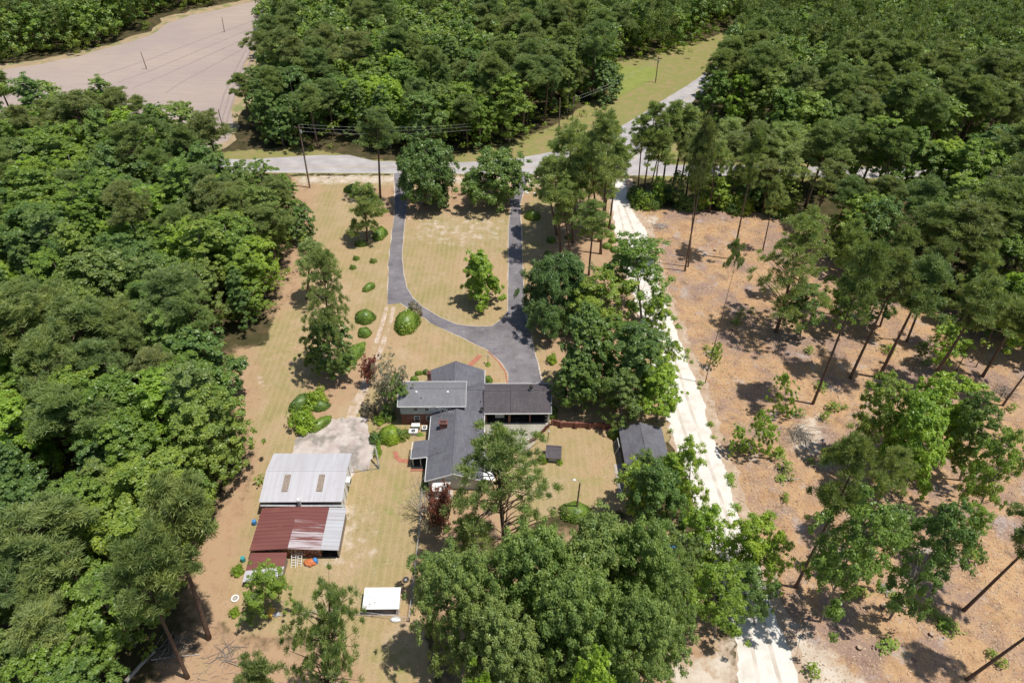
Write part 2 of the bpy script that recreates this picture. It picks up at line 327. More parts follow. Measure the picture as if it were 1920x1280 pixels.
# tilled field
k = N('tilled_soil'); a = k.coord(rot=(0, 0, rad(-38)))
w1 = k.n('ShaderNodeTexWave', wave_type='BANDS', bands_direction='Y'); w1.inputs['Scale'].default_value = .32; w1.inputs['Distortion'].default_value = 3; w1.inputs['Detail'].default_value = 3; w1.inputs['Detail Scale'].default_value = .15; k.l(a, w1.inputs[0])
c = k.ramp(k.noise(.03, 5, .6), [(.35, (.43, .34, .28)), (.6, (.36, .29, .26))]); c = k.mix(k.ramp(w1.outputs[0], [(.2, 0.0), (1, .4)]), c, (.45, .37, .325))
c = k.mix(k.ramp(k.noise(1.0, 4, .6, k.coord(scale=(.08, 1.2, 1), rot=(0, 0, rad(-38)))), [(.45, 0.0), (.7, .5)]), c, (.285, .23, .215))
c = k.mix(k.ramp(k.noise(1.5, 5, .7), [(.5, 0.0), (.8, .4)]), c, (.50, .42, .36))
k.col(c); k.rough(.95); k.bump(w1.outputs[0], .3, .1); MT['till'] = k.m
MT['fieldedge'] = soft('field_margin', (.33, .25, .15), (.43, .32, .20), .3, .95, .2, (.22, .23, .09), .2)
FIELD = [(-120, 160), (-40, 142), (0, 132), (100, 116), (200, 91), (285, 66), (312, 44), (360, 29), (430, 14), (500, -2), (530, -40), (497, 30), (485, 80), (466, 110), (455, 150), (438, 200), (435, 245), (428, 266), (395, 275), (300, 290), (0, 290), (-300, 270)]
sheet('field_margin', [(-140, 152), (-40, 134), (0, 124), (100, 108), (200, 84), (278, 60), (305, 34), (360, 20), (430, 6), (500, -10), (560, -50), (520, 100), (500, 160), (455, 210), (445, 262), (428, 280), (395, 290), (300, 296), (0, 296), (-300, 276)], .010, 'fieldedge', 1.2, 4)
sheet('field', FIELD, .025, 'till', .8, 3, fr=.12)
MT['track'] = soft('tractor_track_soil', (.27, .215, .20), (.34, .275, .26), 1, .95, .1)
for t_ in [[(478, 95), (458, 140), (438, 185), (426, 225), (421, 256)], [(470, 95), (450, 135), (430, 180), (418, 220), (414, 250)], [(462, 92), (440, 135), (420, 178), (410, 215), (407, 245)], [(488, 60), (400, 100), (300, 145), (250, 165)], [(486, 48), (390, 88), (290, 130), (220, 155)], [(484, 36), (380, 74), (280, 112), (180, 145)], [(490, 72), (420, 112), (340, 155), (310, 175)]]: line('tractor_track', t_, .5, .04, 'track')
# roads
k = N('worn_asphalt_road'); c = k.ramp(k.noise(.25, 6, .6), [(.3, (.36, .33, .33)), (.7, (.50, .47, .46))]); c = k.mix(k.ramp(k.noise(1.5, 3, .6, k.coord(scale=(.05, 1, 1))), [(.5, 0.0), (.7, .5)]), c, (.30, .28, .30)); k.col(c); k.rough(.9); k.bump(k.noise(20, 3), .2, .02); MT['road'] = k.m
sheet('paved_road', [(150, 294), (470, 299), (545, 294), (600, 291), (655, 291), (700, 302), (860, 305), (970, 297), (1040, 284), (1110, 262), (1170, 234), (1205, 213), (1250, 184), (1290, 159), (1318, 141), (1350, 120), (1400, 86), (1420, 92), (1370, 128), (1335, 158), (1300, 190), (1260, 225), (1236, 262), (1228, 292), (1250, 309), (1400, 311), (2300, 322), (2300, 343), (1400, 331), (1000, 327), (560, 324), (150, 322)], .022, 'road', .12, 2)
MT['paint'] = soft('road_paint', (.60, .58, .52), (.75, .73, .66), 2, .8, 0); MT['ypaint'] = soft('yellow_road_paint', (.55, .40, .12), (.65, .48, .15), 2, .8, 0)
line('road_marking', [(480, 323), (760, 324), (990, 325.3)], .14, .030, 'paint')
line('road_marking', [(1215, 329), (1600, 332), (2000, 337)], .14, .030, 'paint')
line('road_marking', [(480, 312), (760, 313.5), (1150, 315)], .12, .034, 'ypaint')
line('road_marking', [(1190, 300), (1212, 255), (1250, 214), (1300, 176), (1360, 130)], .12, .034, 'ypaint')
# white dirt road
k = N('white_sand_road'); c = k.ramp(k.noise(.4, 7, .65), [(.3, (.58, .52, .455)), (.55, (.74, .695, .635))]); c = k.mix(k.ramp(k.noise(1.3, 6, .7), [(.58, 0.0), (.75, .5)]), c, (.52, .43, .34)); k.col(c); k.rough(.95); k.bump(k.noise(2, 6), .3, .06); MT['sand'] = k.m
k = N('sandy_shoulder'); c = k.ramp(k.noise(.5, 7, .7), [(.35, (.40, .28, .19)), (.55, (.50, .38, .28)), (.75, (.62, .53, .44))]); k.col(c); k.rough(.95); k.bump(k.noise(3, 6), .3, .05); MT['shoulder'] = k.m
sheet('road_shoulder', [(u - 4, v) for u, v in DR_L] + [(u + 9 + v * .012, v) for u, v in DR_R[::-1]], .008, 'shoulder', .5, .7, fr=.8)
sheet('dirt_road', DR_L + DR_R[::-1], .028, 'sand', .22, .6, fr=.9)
MT['rut'] = soft('wheel_rut', (.52, .45, .38), (.63, .57, .50), .5, .95, .1, (.66, .61, .54), .35)
for f_ in (.32, .67): line('wheel_rut', [(a[0] + (b[0] - a[0]) * f_, a[1] + (b[1] - a[1]) * f_) for a, b in zip(DR_L[1:], [(1180, 385), (1208, 440), (1224, 500), (1244, 560), (1266, 620), (1292, 690), (1319, 767), (1334, 810), (1370, 910), (1408, 1020), (1434, 1100), (1462, 1172), (1500, 1280), (1560, 1500)])], .55, .033 + f_ * .01, 'rut')
# drives and paths
k = N('old_asphalt_drive'); c = k.ramp(k.noise(.22, 7, .65), [(.35, (.145, .132, .142)), (.55, (.215, .20, .212)), (.7, (.26, .24, .25))]); c = k.mix(k.ramp(k.noise(1.1, 7, .7, dist=.4), [(.60, 0.0), (.70, .8)]), c, (.40, .35, .34))
c = k.mix(k.ramp(k.noise(.7, 3, .5, k.coord(scale=(.6, 3, 1))), [(.58, 0.0), (.64, .35)]), c, (.09, .08, .09)); k.col(c); k.rough(.85); k.bump(k.noise(8, 5), .25, .03); MT['asph'] = k.m
DRV = [(738, 325), (741, 360), (740, 398), (735, 440), (729, 490), (728, 540), (726, 571), (751, 568), (775, 585), (797, 597), (807, 605), (843, 622), (880, 639), (914, 656), (942, 681), (953, 700), (954.5, 722), (1019, 723), (1009, 684), (998, 641), (990, 613), (984, 580), (981, 540), (979, 480), (977, 430), (975, 385), (984, 350), (992, 327), (962, 327), (960, 355), (957, 390), (953, 430), (953, 500), (952, 560), (952, 582), (942, 597), (922, 611), (894, 612), (857, 608), (824, 594), (790, 573), (775, 558), (763, 540), (757, 510), (754, 480), (757, 440), (761, 400), (763, 360), (766, 325)]
MT['kerb'] = soft('pale_kerb', (.50, .42, .34), (.64, .56, .48), 1.5, .9, .1)
sheet('driveway_edging', [(u - (1.3 if i < 17 else (-1.3 if i < 29 else 0)), v) for i, (u, v) in enumerate(DRV)], .012, 'kerb', .12, 1.0)
sheet('driveway', DRV, .030, 'asph', .10, .8)
line('driveway_kerb', [(957, 390), (953, 430), (953, 500), (952, 560), (952, 582), (942, 597), (922, 611), (894, 612), (857, 608), (824, 594), (790, 573), (775, 558), (763, 540), (757, 510), (754, 480), (757, 440), (761, 400)], .12, .05, 'kerb')
sheet('concrete_pad', [(547, 852), (560, 815), (600, 788), (622, 784), (678, 784), (690, 800), (700, 830), (700, 850), (696, 874), (665, 884), (655, 900), (560, 900)], .030, 'concrete', .5, .5, fr=.7)
sheet('patio', [HW(14.2, 0.25), HW(25.6, .25), HW(21.5, -6.2), HW(14.3, -6.6)], .035, 'patio', .03, 1, True)
MT['gravel'] = soft('pale_gravel', (.44, .32, .22), (.60, .50, .42), 1.1, .95, .3, (.40, .29, .16), .5)
sheet('gravel_track', [(722, 575), (729, 575), (722, 602), (710, 641), (700, 668), (690, 690), (684, 688), (697, 656), (703, 636), (714, 602)], .026, 'gravel', .06, .8)
sheet('gravel_track', [(735, 575), (742, 575), (736, 602), (724, 641), (712, 672), (700, 700), (690, 700), (706, 660), (716, 636), (729, 600)], .027, 'gravel', .06, .8)
sheet('gravel_track', [(684, 700), (695, 705), (690, 730), (672, 770), (664, 786), (648, 786), (655, 762), (672, 735)], .024, 'gravel', .1, .8)
MT['pathbrick'] = brickmat('path_brick', (.42, .15, .10), (.48, .20, .13), (.45, .3, .22))
sheet('brick_path', [(896.5, 664.5), (905, 667.5), (885.5, 687), (876, 684)], .032, 'pathbrick', .03, .8)
line('brick_path', [(741, 846), (744, 858), (750, 863), (767, 864.5)], .8, .032, 'pathbrick')
line('flower_bed_edging', [(914, 658), (933, 676), (948, 698), (951, 718)], .25, .04, 'pathbrick')

# ------------------------------------------------------------------ the brick house
house = thing('brick_house', 'split-level brick house with grey shingle roofs at the end of the driveway', 'house', (*HO, 0), HA)
def roofx(x0, x1, y0, y1, ze, yr, zr, m, name='roof', par=None, t=.14, ze2=None):      # ridge runs along x
    b = MB(); z2 = ze if ze2 is None else ze2
    b.slab([(x0, y0, ze), (x1, y0, ze), (x1, yr, zr), (x0, yr, zr)], t); b.slab([(x0, yr, zr + .004), (x1, yr, zr + .004), (x1, y1, z2), (x0, y1, z2)], t)
    b.box(x0 + .01, x1 - .01, yr - .13, yr + .13, zr - .06, zr + .035)
    return b.build(name, m, par or house)
def roofy(x0, x1, y0, y1, ze, xr, zr, m, name='roof', par=None, t=.14, xr1=None):
    b = MB(); xr1 = xr if xr1 is None else xr1
    b.slab([(x0, y0, ze), (xr, y0, zr), (xr1, y1, zr), (x0, y1, ze)], t); b.slab([(xr, y0, zr + .004), (x1, y0, ze), (x1, y1, ze), (xr1, y1, zr + .004)], t)
    b.slab([(xr - .14, y0 + .01, zr + .03), (xr + .14, y0 + .01, zr + .03), (xr1 + .14, y1 - .01, zr + .03), (xr1 - .14, y1 - .01, zr + .03)], .08)
    return b.build(name, m, par or house)
def gutter(pts, m='white', par=None):
    b = MB()
    for a, c in zip(pts, pts[1:]):
        d = Vector(c) - Vector(a); n = Vector((-d.y, d.x, 0)).normalized() * .045
        b.slab([tuple(Vector(a) + n), tuple(Vector(a) - n), tuple(Vector(c) - n), tuple(Vector(c) + n)], .17)
    return b.build('gutter', m, par or house)
def window(x0, x1, z0, z1, y, par=None, side=None, m='white'):
    b = MB(); f = .07
    for q in ((x0, x1, z0, z0 + f), (x0, x1, z1 - f, z1), (x0, x0 + f, z0 + f, z1 - f), (x1 - f, x1, z0 + f, z1 - f), (x0 + f, x1 - f, (z0 + z1) / 2 - .025, (z0 + z1) / 2 + .025)):
        if side is None: b.box(q[0], q[1], y - .06, y + .02, q[2], q[3])
        else: b.box(y - .02, y + .06, q[0], q[1], q[2], q[3])
    w = b.build('window', m, par or house)
    g = MB(); (g.box(x0 + f, x1 - f, y - .03, y + .01, z0 + f, z1 - f) if side is None else g.box(y - .01, y + .03, x0 + f, x1 - f, z0 + f, z1 - f)); g.build('pane', 'glass', w)
# two-storey wing
MB().box(0, 10.9, .05, 5.0, -.1, 2.55).build('wall', 'brick', house)
b = MB().box(-.03, 10.93, .02, 5.03, 2.55, 4.78)
for x in (-.03, 10.93 - .12):
    i = len(b.v); b.v += [(x, .1, 4.78), (x, 4.95, 4.78), (x, 2.5, 6.15), (x + .12, .1, 4.78), (x + .12, 4.95, 4.78), (x + .12, 2.5, 6.15)]
    b.f += [(i, i + 2, i + 1), (i + 3, i + 4, i + 5), (i, i + 3, i + 5, i + 2), (i + 1, i + 2, i + 5, i + 4), (i, i + 1, i + 4, i + 3)]
b.build('wall', 'siding', house)
roofx(-.35, 11.15, -.45, 5.5, 4.86, 2.5, 6.38, 'shA')
gutter([(-.35, -.5, 4.9), (11.15, -.5, 4.9)]); gutter([(-.35, 5.55, 4.9), (11.15, 5.55, 4.9)])
for x in (-.37, 11.17): b = MB().slab([(x - .03, -.45, 4.9), (x + .03, -.45, 4.9), (x + .03, 2.5, 6.43), (x - .03, 2.5, 6.43)], .2); b.slab([(x - .03, 2.5, 6.43), (x + .03, 2.5, 6.43), (x + .03, 5.5, 4.9), (x - .03, 5.5, 4.9)], .2); b.build('fascia', 'white', house)
for a in (2.15, 4.1): window(a, a + .85, 3.3, 4.1, .0)
for a in (6.75, 7.75): window(a, a + .9, 3.3, 4.1, .0)
window(2.2, 3.2, .6, 2.05, .03); window(4.3, 5.35, .9, 2.1, .03)
# rear wing, gable towards the road
MB().box(4.3, 13.8, 5.0, 10.3, -.1, 2.6).build('wall', 'brick', house)
MB().poly([(4.3, 10.3, 2.6), (9, 10.3, 4.5), (13.8, 10.3, 2.6)][::-1]).build('gable', 'siding', house)
b = MB(); b.slab([(3.9, 5.2, 2.7), (9, 4.2, 4.72), (9, 11.0, 4.72), (3.9, 10.5, 2.7)], .14); b.slab([(9, 2.6, 4.724), (14.2, 2.6, 2.7), (14.2, 10.7, 2.7), (9, 11.0, 4.724)], .14)
b.slab([(8.86, 4.4, 4.76), (9.14, 4.4, 4.76), (9.14, 11.0, 4.76), (8.86, 11.0, 4.76)], .08); b.build('roof', 'shE', house)
gutter([(14.25, 7.0, 2.72), (14.25, 10.7, 2.72)])
# linking block
MB().box(10.95, 14.4, .3, 6.6, -.1, 2.62).build('wall', 'brick', house)
b = MB(); b.slab([(10.9, -1.2, 2.35), (14.3, -1.2, 2.35), (14.3, 3.9, 4.66), (10.9, 3.9, 4.66)], .14); b.slab([(9.1, 3.9, 4.664), (14.3, 3.9, 4.664), (14.3, 6.8, 3.2), (9.1, 6.8, 3.2)], .14); b.box(9.2, 14.3, 3.77, 4.03, 4.6, 4.70)
b.build('roof', 'shE', house)
# front wing
MB().box(5.6, 13.7, -13.8, -.02, -.1, 2.5).build('wall', 'siding', house)
MB().poly([(5.6, -13.8, 2.5), (13.7, -13.8, 2.5), (9.6, -13.8, 4.2)]).build('gable', 'siding', house)
roofy(5.2, 14.25, -14.3, -.04, 2.62, 9.6, 4.42, 'shE')
gutter([(5.15, -.6, 2.66), (5.15, -5.9, 2.66)]); gutter([(5.15, -9.5, 2.66), (5.15, -14.3, 2.66)]); gutter([(14.3, -14.3, 2.66), (14.3, -.2, 2.66)])
b = MB(); b.slab([(5.2, -14.33, 2.7), (9.6, -14.33, 4.5), (9.6, -14.27, 4.5), (5.2, -14.27, 2.7)], .22); b.slab([(9.6, -14.33, 4.5), (14.25, -14.33, 2.7), (14.25, -14.27, 2.7), (9.6, -14.27, 4.5)], .22); b.build('fascia', 'white', house)
MB().slab([(6.2, -15.6, 1.95), (9.1, -15.6, 1.95), (9.1, -14.0, 2.3), (6.2, -14.0, 2.3)], .08).build('awning', 'white', house)
for x in (6.3, 9.0): MB().cyl(x, -15.5, 0, 1.9, .06).build('awning_post', 'white', house)
MB().box(5.4, 9.4, -15.9, -13.8, -.02, .12).build('porch_floor', 'concrete', house)
for a in (-4.6, -8.0, -11.4): window(a, a + 1.3, .9, 2.1, 13.72, None, 1)
MB().slab([(13.9, -13.6, 2.35), (16.0, -13.6, 1.85), (16.0, -8.4, 1.85), (13.9, -8.4, 2.35)], .06).build('awning', 'white', house)
for y in (-13.5, -8.5): MB().cyl(15.9, y, 0, 1.83, .05).build('awning_post', 'white', house)
# side porch with a low roof
b = MB(); b.slab([(2.55, -9.45, 2.28), (5.3, -9.45, 2.72), (8.3, -9.45, 4.02), (8.3, -5.85, 4.02), (5.3, -5.85, 2.72), (2.75, -5.85, 2.28)], .12)
b = MB(); b.slab([(2.55, -9.45, 2.30), (5.3, -9.45, 2.74), (5.3, -5.85, 2.74), (2.75, -5.85, 2.30)], .12); b.slab([(5.3, -9.45, 2.75), (8.2, -9.2, 3.93), (8.4, -6.0, 4.01), (5.3, -5.85, 2.75)], .03); b.build('roof', 'shE', house)
gutter([(2.5, -5.9, 2.3), (2.5, -9.5, 2.3), (5.1, -9.5, 2.72)])
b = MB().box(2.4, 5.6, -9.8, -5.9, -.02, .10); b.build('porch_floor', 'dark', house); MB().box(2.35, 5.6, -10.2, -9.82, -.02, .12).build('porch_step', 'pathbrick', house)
for x, y in ((2.75, -9.2), (4.0, -9.2), (2.85, -6.1)): MB().box(x - .06, x + .06, y - .06, y + .06, .1, 2.25).build('porch_post', 'white', house)
# carport wing
b = MB().box(14.4, 25.5, 6.3, 6.6, -.1, 2.85); b.box(14.4, 14.65, .3, 6.3, -.1, 2.85); b.box(25.3, 25.5, 3.2, 6.3, -.1, 2.85); b.box(18.35, 18.75, .25, .65, 0, 2.82); b.box(22.0, 22.25, .3, .55, 0, 2.82); b.build('wall', 'brick', house)
b = MB().box(25.2, 25.5, .2, .5, 0, 2.8); b.slab([(25.26, .5, 2.8), (25.5, .5, 2.8), (25.5, 1.5, 2.8), (25.26, 1.5, 2.8)], .3); b.build('carport_post', 'white', house)
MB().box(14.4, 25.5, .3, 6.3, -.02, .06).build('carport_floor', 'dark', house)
roofx(14.1, 18.7, -.25, 6.9, 2.92, 3.3, 5.02, 'shB'); roofx(18.74, 25.75, -.25, 6.95, 2.95, 3.3, 5.06, 'shB')
gutter([(14.2, -.3, 2.94), (25.75, -.3, 2.97)]); gutter([(14.3, 7.0, 2.94), (25.75, 7.0, 2.97)])
b = MB(); b.slab([(25.73, -.25, 3.0), (25.8, -.25, 3.0), (25.8, 3.3, 5.1), (25.73, 3.3, 5.1)], .2); b.slab([(25.73, 3.3, 5.1), (25.8, 3.3, 5.1), (25.8, 6.95, 3.0), (25.73, 6.95, 3.0)], .2); b.build('fascia', 'siding', house)
b = MB().poly([(25.4, .1, 2.9), (25.4, 6.5, 2.9), (25.4, 3.3, 4.8)]); b.build('gable', 'siding', house)
# chimneys, vents, skylights, dish
def chimney(x, y, w, d, z0, z1):
    c = MB().box(x - w / 2, x + w / 2, y - d / 2, y + d / 2, z0, z1).build('chimney', 'brick', house)
    b = MB(); W2, D2 = w / 2 + .07, d / 2 + .07
    b.box(x - W2, x + W2, y - D2, y - D2 + .2, z1, z1 + .14); b.box(x - W2, x + W2, y + D2 - .2, y + D2, z1, z1 + .14); b.box(x - W2, x - W2 + .2, y - D2 + .2, y + D2 - .2, z1, z1 + .14); b.box(x + W2 - .2, x + W2, y - D2 + .2, y + D2 - .2, z1, z1 + .14)
    b.build('chimney_cap', 'brickwall', c); MB().box(x - w / 2 + .14, x + w / 2 - .14, y - d / 2 + .14, y + d / 2 - .14, z1 + .005, z1 + .03).build('flue', 'dark', c)
chimney(7.55, -3.95, 1.25, .75, 3.2, 4.75); chimney(4.6, 5.9, .6, .6, 2.5, 6.6)
for x in (2.6, 7.9):
    MB().box(x, x + .32, 1.62, 1.95, 5.9, 6.17).build('roof_vent', 'white', house)
for x, y, z in ((3.6, .8, 5.5), (13.6, 1.7, 3.6), (8.2, 6.5, 4.3), (6.4, -8.2, 3.05)): MB().cyl(x, y, z - .1, z + .35, .06).build('vent_pipe', 'dark', house)
v = MB().box(22.05, 22.55, 3.05, 3.55, 4.9, 5.45).build('roof_cupola', 'metal', house); MB().blob((22.3, 3.3, 5.75), (.36, .36, .36), 12, 7, .02).build('vent_turbine', 'dark', v, True)
b = MB().tube([(13.85, .25, 3.0), (13.85, .2, 3.6)], .03); d = b.build('satellite_dish', 'metal', house)
b = MB(); n = 14
for r, z in ((.02, -.12), (.2, -.07), (.36, .04)):
    for j in range(n): t = 2 * math.pi * j / n; b.v.append((13.85 + r * math.cos(t), .1 + r * math.sin(t) * .8 - z * .8, 3.65 + z + r * math.sin(t) * .5))
for a in range(2):
    for j in range(n): p = a * n + j; q = a * n + (j + 1) % n; b.f.append((p, q, q + n, p + n))
b.build('dish_reflector', 'dark', d)
# television aerial over the front wing
an = thing('tv_antenna', 'long thin silver television aerial above the front wing roof', 'antenna', (*HW(6.9, -1.2), 3.4), HA)
MB().cyl(0, 0, -.2, 1.6, .03).build('mast', 'metal', an)
b = MB().tube([(-1.6, .9, 1.6), (2.3, -.75, 1.6)], .025)
for i in range(11):
    t = i / 10; x = -1.6 + 3.9 * t; y = .9 - 1.65 * t; h = 1.15 - .75 * t
    b.tube([(x - .3 * h, y - .95 * h, 1.62), (x + .3 * h, y + .95 * h, 1.62)], .014, 4)
b.build('boom', 'metal', an)
# patio wing wall step & freezer in carport
fz = thing('chest_freezer', 'long white chest freezer inside the left carport bay', 'freezer', (*HW(16.9, 1.7), .06), HA)
MB().box(-.8, .8, -.35, .35, 0, .8).build('cabinet', 'white', fz); MB().box(-.82, .82, -.37, .37, .803, .9).build('lid', 'white', fz)
# air conditioners
def acunit(px, w, d, h, label, fan=True):
    x, y = G(*px); a = thing('air_conditioner', label, 'air conditioner', (x, y, 0), HA, 'air conditioners beside the brick wall')
    MB().box(-w / 2, w / 2, -d / 2, d / 2, 0, h - .06).build('casing', 'metal', a); MB().box(-w / 2 - .02, w / 2 + .02, -d / 2 - .02, d / 2 + .02, h - .055, h).build('top', 'white', a)
    if fan:
        b = MB().cyl(0, 0, h + .003, h + .03, min(w, d) * .36, 16); f = b.build('fan_grille', 'dark', a); MB().cyl(0, 0, h + .032, h + .05, .12, 10).build('fan_hub', 'metal', f)
acunit((775.5, 813), 1.45, .95, .8, 'largest white air conditioner with fan on top, by the round green bush'); acunit((796.5, 806), .85, .85, .7, 'small square white air conditioner with fan, against the front wing wall')
x, y = G(780, 804); a = thing('air_duct_box', 'plain white duct box between the larger fan unit and the brick wall', 'duct box', (x, y, 0), HA); MB().box(-.7, .7, -.25, .5, 0, .85).build('casing', 'metal', a); MB().box(-.72, .72, -.27, .52, .853, .95).build('top', 'white', a)

# ------------------------------------------------------------------ barns and sheds
def corr(name, base, streak, rust=0.0, across='X'):
    k = N(name); w = k.n('ShaderNodeTexWave', wave_type='BANDS', bands_direction=across); w.inputs['Scale'].default_value = 1.6; k.l(k.coord(), w.inputs[0])
    sc = (2.2, .12, .12) if across == 'X' else (.12, 2.2, .12)
    c = k.mix(k.ramp(k.noise(1, 5, .6, k.coord(scale=sc)), [(.38, 0.0), (.66, 1.0)]), base, streak)
    c = k.mix(k.ramp(k.noise(.6, 6, .7), [(.55, 0.0), (.72, .5)]), c, tuple(x * .8 for x in base))
    if rust: c = k.mix(k.ramp(k.noise(.45, 7, .7), [(.62 - rust, 0.0), (.68 - rust * .8, .9)]), c, (.20, .075, .06))
    c = k.mix(k.ramp(w.outputs[0], [(0, .12), (.4, 0.0)]), c, tuple(x * .6 for x in base))
    k.col(c); k.rough(.55); k.bump(w.outputs[0], .22, .03); return k.m
MT['galv'] = corr('galvanised_sheet', (.48, .465, .485), (.56, .55, .58)); MT['galvy'] = corr('galvanised_sheet_aged', (.50, .51, .54), (.43, .41, .42), .0, 'Y')
k = N('rust_red_sheet'); c = k.mix(k.ramp(k.noise(1, 5, .6, k.coord(scale=(.1, 1.6, 1))), [(.4, 0.0), (.7, .8)]), (.175, .062, .055), (.225, .090, .075)); c = k.mix(k.ramp(k.noise(.5, 6, .7), [(.6, 0.0), (.75, .6)]), c, (.26, .11, .08)); k.col(c); k.rough(.75); MT['rust'] = k.m
k = N('peeling_rust_sheet'); ex = k.n('ShaderNodeTexCoord').outputs['Object']; sp = k.n('ShaderNodeSeparateXYZ'); k.l(ex, sp.inputs[0])
st = k.noise(1, 5, .6, k.coord(scale=(.12, 3.0, 1)))
g = k.math('ADD', st, k.math('MULTIPLY', k.math('SUBTRACT', -22.8, sp.outputs[1]), .045))
c = k.mix(k.ramp(g, [(.49, 0.0), (.64, 1.0)]), (.185, .066, .058), (.52, .47, .49)); k.col(c); k.rough(.6); MT['peel'] = k.m
barn = thing('metal_barn', 'large pale metal barn with two brown skylight strips beside the concrete pad', 'barn', (*HO, 0), HA)
BX0, BX1 = -19.1, -6.75
b = MB().box(BX0 + .4, BX1 - .35, -18.2, -9.7, 0, 3.3); b.build('wall', 'white', barn)
MB().box(BX0 + .42, BX1 - .37, -18.24, -18.21, 2.5, 3.28).build('clerestory', 'wood', barn)
roofx(BX0, BX1, -18.6, -9.3, 3.5, -13.4, 4.35, 'galv', 'roof', barn, .08)
for x in (-16.1, -10.9): MB().slab([(x, -16.95, 3.885), (x + .95, -16.95, 3.885), (x + .95, -14.1, 4.29), (x, -14.1, 4.29)], .03).build('skylight', 'wood', barn)
for y in (-17.2, -15.5, -13.6, -11.5): MB().box(BX1 - .36, BX1 - .30, y - .08, y + .08, 0, 3.3).build('wall_batten', 'wood', barn)
w = MB().box(BX1 - .3, BX1 + .35, -14.4, -13.3, 1.9, 2.7).build('window_cooler', 'white', barn); MB().box(BX1 + .352, BX1 + .37, -14.3, -13.4, 2.0, 2.6).build('grille', 'dark', w)
fl = MB().box(-13.25, -12.85, -19.1, -18.65, 2.9, 4.3).build('flue', 'metal', barn); MB().cyl(-13.05, -18.88, 4.3, 4.55, .3, 10, .22).build('flue_cap', 'white', fl)
shed = thing('rusty_shed', 'dark rusty red metal shed with a silver right-hand roof strip, attached below the pale barn', 'shed', (*HO, 0), HA)
RY0, RY1 = -26.15, -18.95
b = MB().box(-18.5, -13.9, -25.7, -19.1, 0, 2.35); b.build('wall', 'rustwall', shed)
b = MB().box(-13.9, -9.0, -25.65, -25.55, 0, 2.5); b.box(-9.1, -9.0, -25.55, -22, 0, 2.5); b.build('wall', 'rustwall', shed)
b = MB().box(-6.55, -6.45, -25.9, -19.2, 0, 2.35); b.box(-9.0, -6.6, -19.3, -19.2, 0, 2.4); b.build('wall', 'wood', shed)
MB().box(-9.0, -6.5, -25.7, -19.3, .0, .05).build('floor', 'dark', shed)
def panel(x0, z0, x1, z1, m, name, rib=.62):
    p = MB().slab([(x0, RY0, z0), (x1, RY0, z1), (x1, RY1, z1), (x0, RY1, z0)], .05).build(name, m, shed)
    b = MB(); y = RY0 + .05
    while y < RY1: b.slab([(x0, y, z0 + .045), (x1, y, z1 + .045), (x1, y + .06, z1 + .045), (x0, y + .06, z0 + .045)], .04); y += rib
    b.build('roof_rib', m, p)
panel(-18.75, 2.5, -13.3, 2.95, 'rust', 'roof'); panel(-13.29, 2.95, -8.75, 2.62, 'peel', 'roof'); panel(-8.74, 2.62, -6.2, 2.45, 'galvy', 'roof')
MB().slab([(-18.9, RY1 - .02, 3.02), (-6.4, RY1 - .02, 2.8), (-6.4, RY1 + .2, 2.9), (-18.9, RY1 + .2, 3.05)], .04).build('flashing', 'metal', shed)
# low lean-to, lower left
x0, y0 = HL(454, 1091, 1.5); x1, y1 = HL(529, 1078, 1.5); x2, y2 = HL(538.5, 1034.5, 1.9); x3, y3 = HL(470, 1036, 1.9)
lean = thing('lean_to_shed', 'small low shed with half rusty, half silver roof behind the leafy shrub', 'shed', (*HO, 0), HA)
mx0 = x3 + (x0 - x3) * .62; my0 = y3 + (y0 - y3) * .62; mx1 = x2 + (x1 - x2) * .62; my1 = y2 + (y1 - y2) * .62
MB().slab([(mx0, my0, 1.65), (mx1, my1, 1.65), (x2, y2, 1.9), (x3, y3, 1.9)], .04).build('roof', 'rust', lean)
MB().slab([(x0, y0, 1.5), (x1, y1, 1.5), (mx1, my1, 1.66), (mx0, my0, 1.66)], .04).build('roof', 'galv', lean)
MB().box(max(x0, x3) + .15, x1 - .15, y0 + .35, y3 - .2, 0, 1.45).build('wall', 'wood', lean)
# white flat-roofed shelter
WX0, WX1, WY0, WY1 = -1.75, 3.15, -34.65, -31.65
wsh = thing('white_roof_shelter', 'small open-fronted shelter with a bright white flat roof beside the wire fence', 'shelter', (*HO, 0), HA)
k = N('scuffed_white_roof'); sp = k.n('ShaderNodeSeparateXYZ'); k.l(k.coord(), sp.inputs[0])
m1 = k.math('LESS_THAN', sp.outputs[0], WX0 + 1.9); m2 = k.math('LESS_THAN', sp.outputs[1], WY0 + 2.0); m3 = k.math('GREATER_THAN', sp.outputs[0], WX0 + .4); m4 = k.math('GREATER_THAN', sp.outputs[1], WY0 + .25)
k2 = k.math('MULTIPLY', k.math('MULTIPLY', m1, m2), k.math('MULTIPLY', m3, m4)); nz = k.ramp(k.noise(2.6, 5, .7, k.coord(scale=(1, 2, 1))), [(.53, 0.0), (.57, .75)])
c = k.mix(k.math('MULTIPLY', k2, nz), (.86, .85, .83), (.22, .22, .22)); c = k.mix(k.ramp(k.noise(1.0, 6, .7), [(.64, 0.0), (.72, .4)]), c, (.55, .52, .48)); k.col(c); k.rough(.5); MT['wroof'] = k.m
MB().slab([(WX0, WY0, 1.75), (WX1, WY0, 1.75), (WX1, WY1, 2.0), (WX0, WY1, 2.0)], .08).build('roof', 'wroof', wsh)
b = MB().box(WX0 + .1, WX1 - .2, WY1 - .3, WY1 - .22, 0, 1.85); b.box(WX0 + .1, WX0 + .16, WY0 + .2, WY1 - .3, 0, 1.7); b.build('wall', 'wood', wsh)
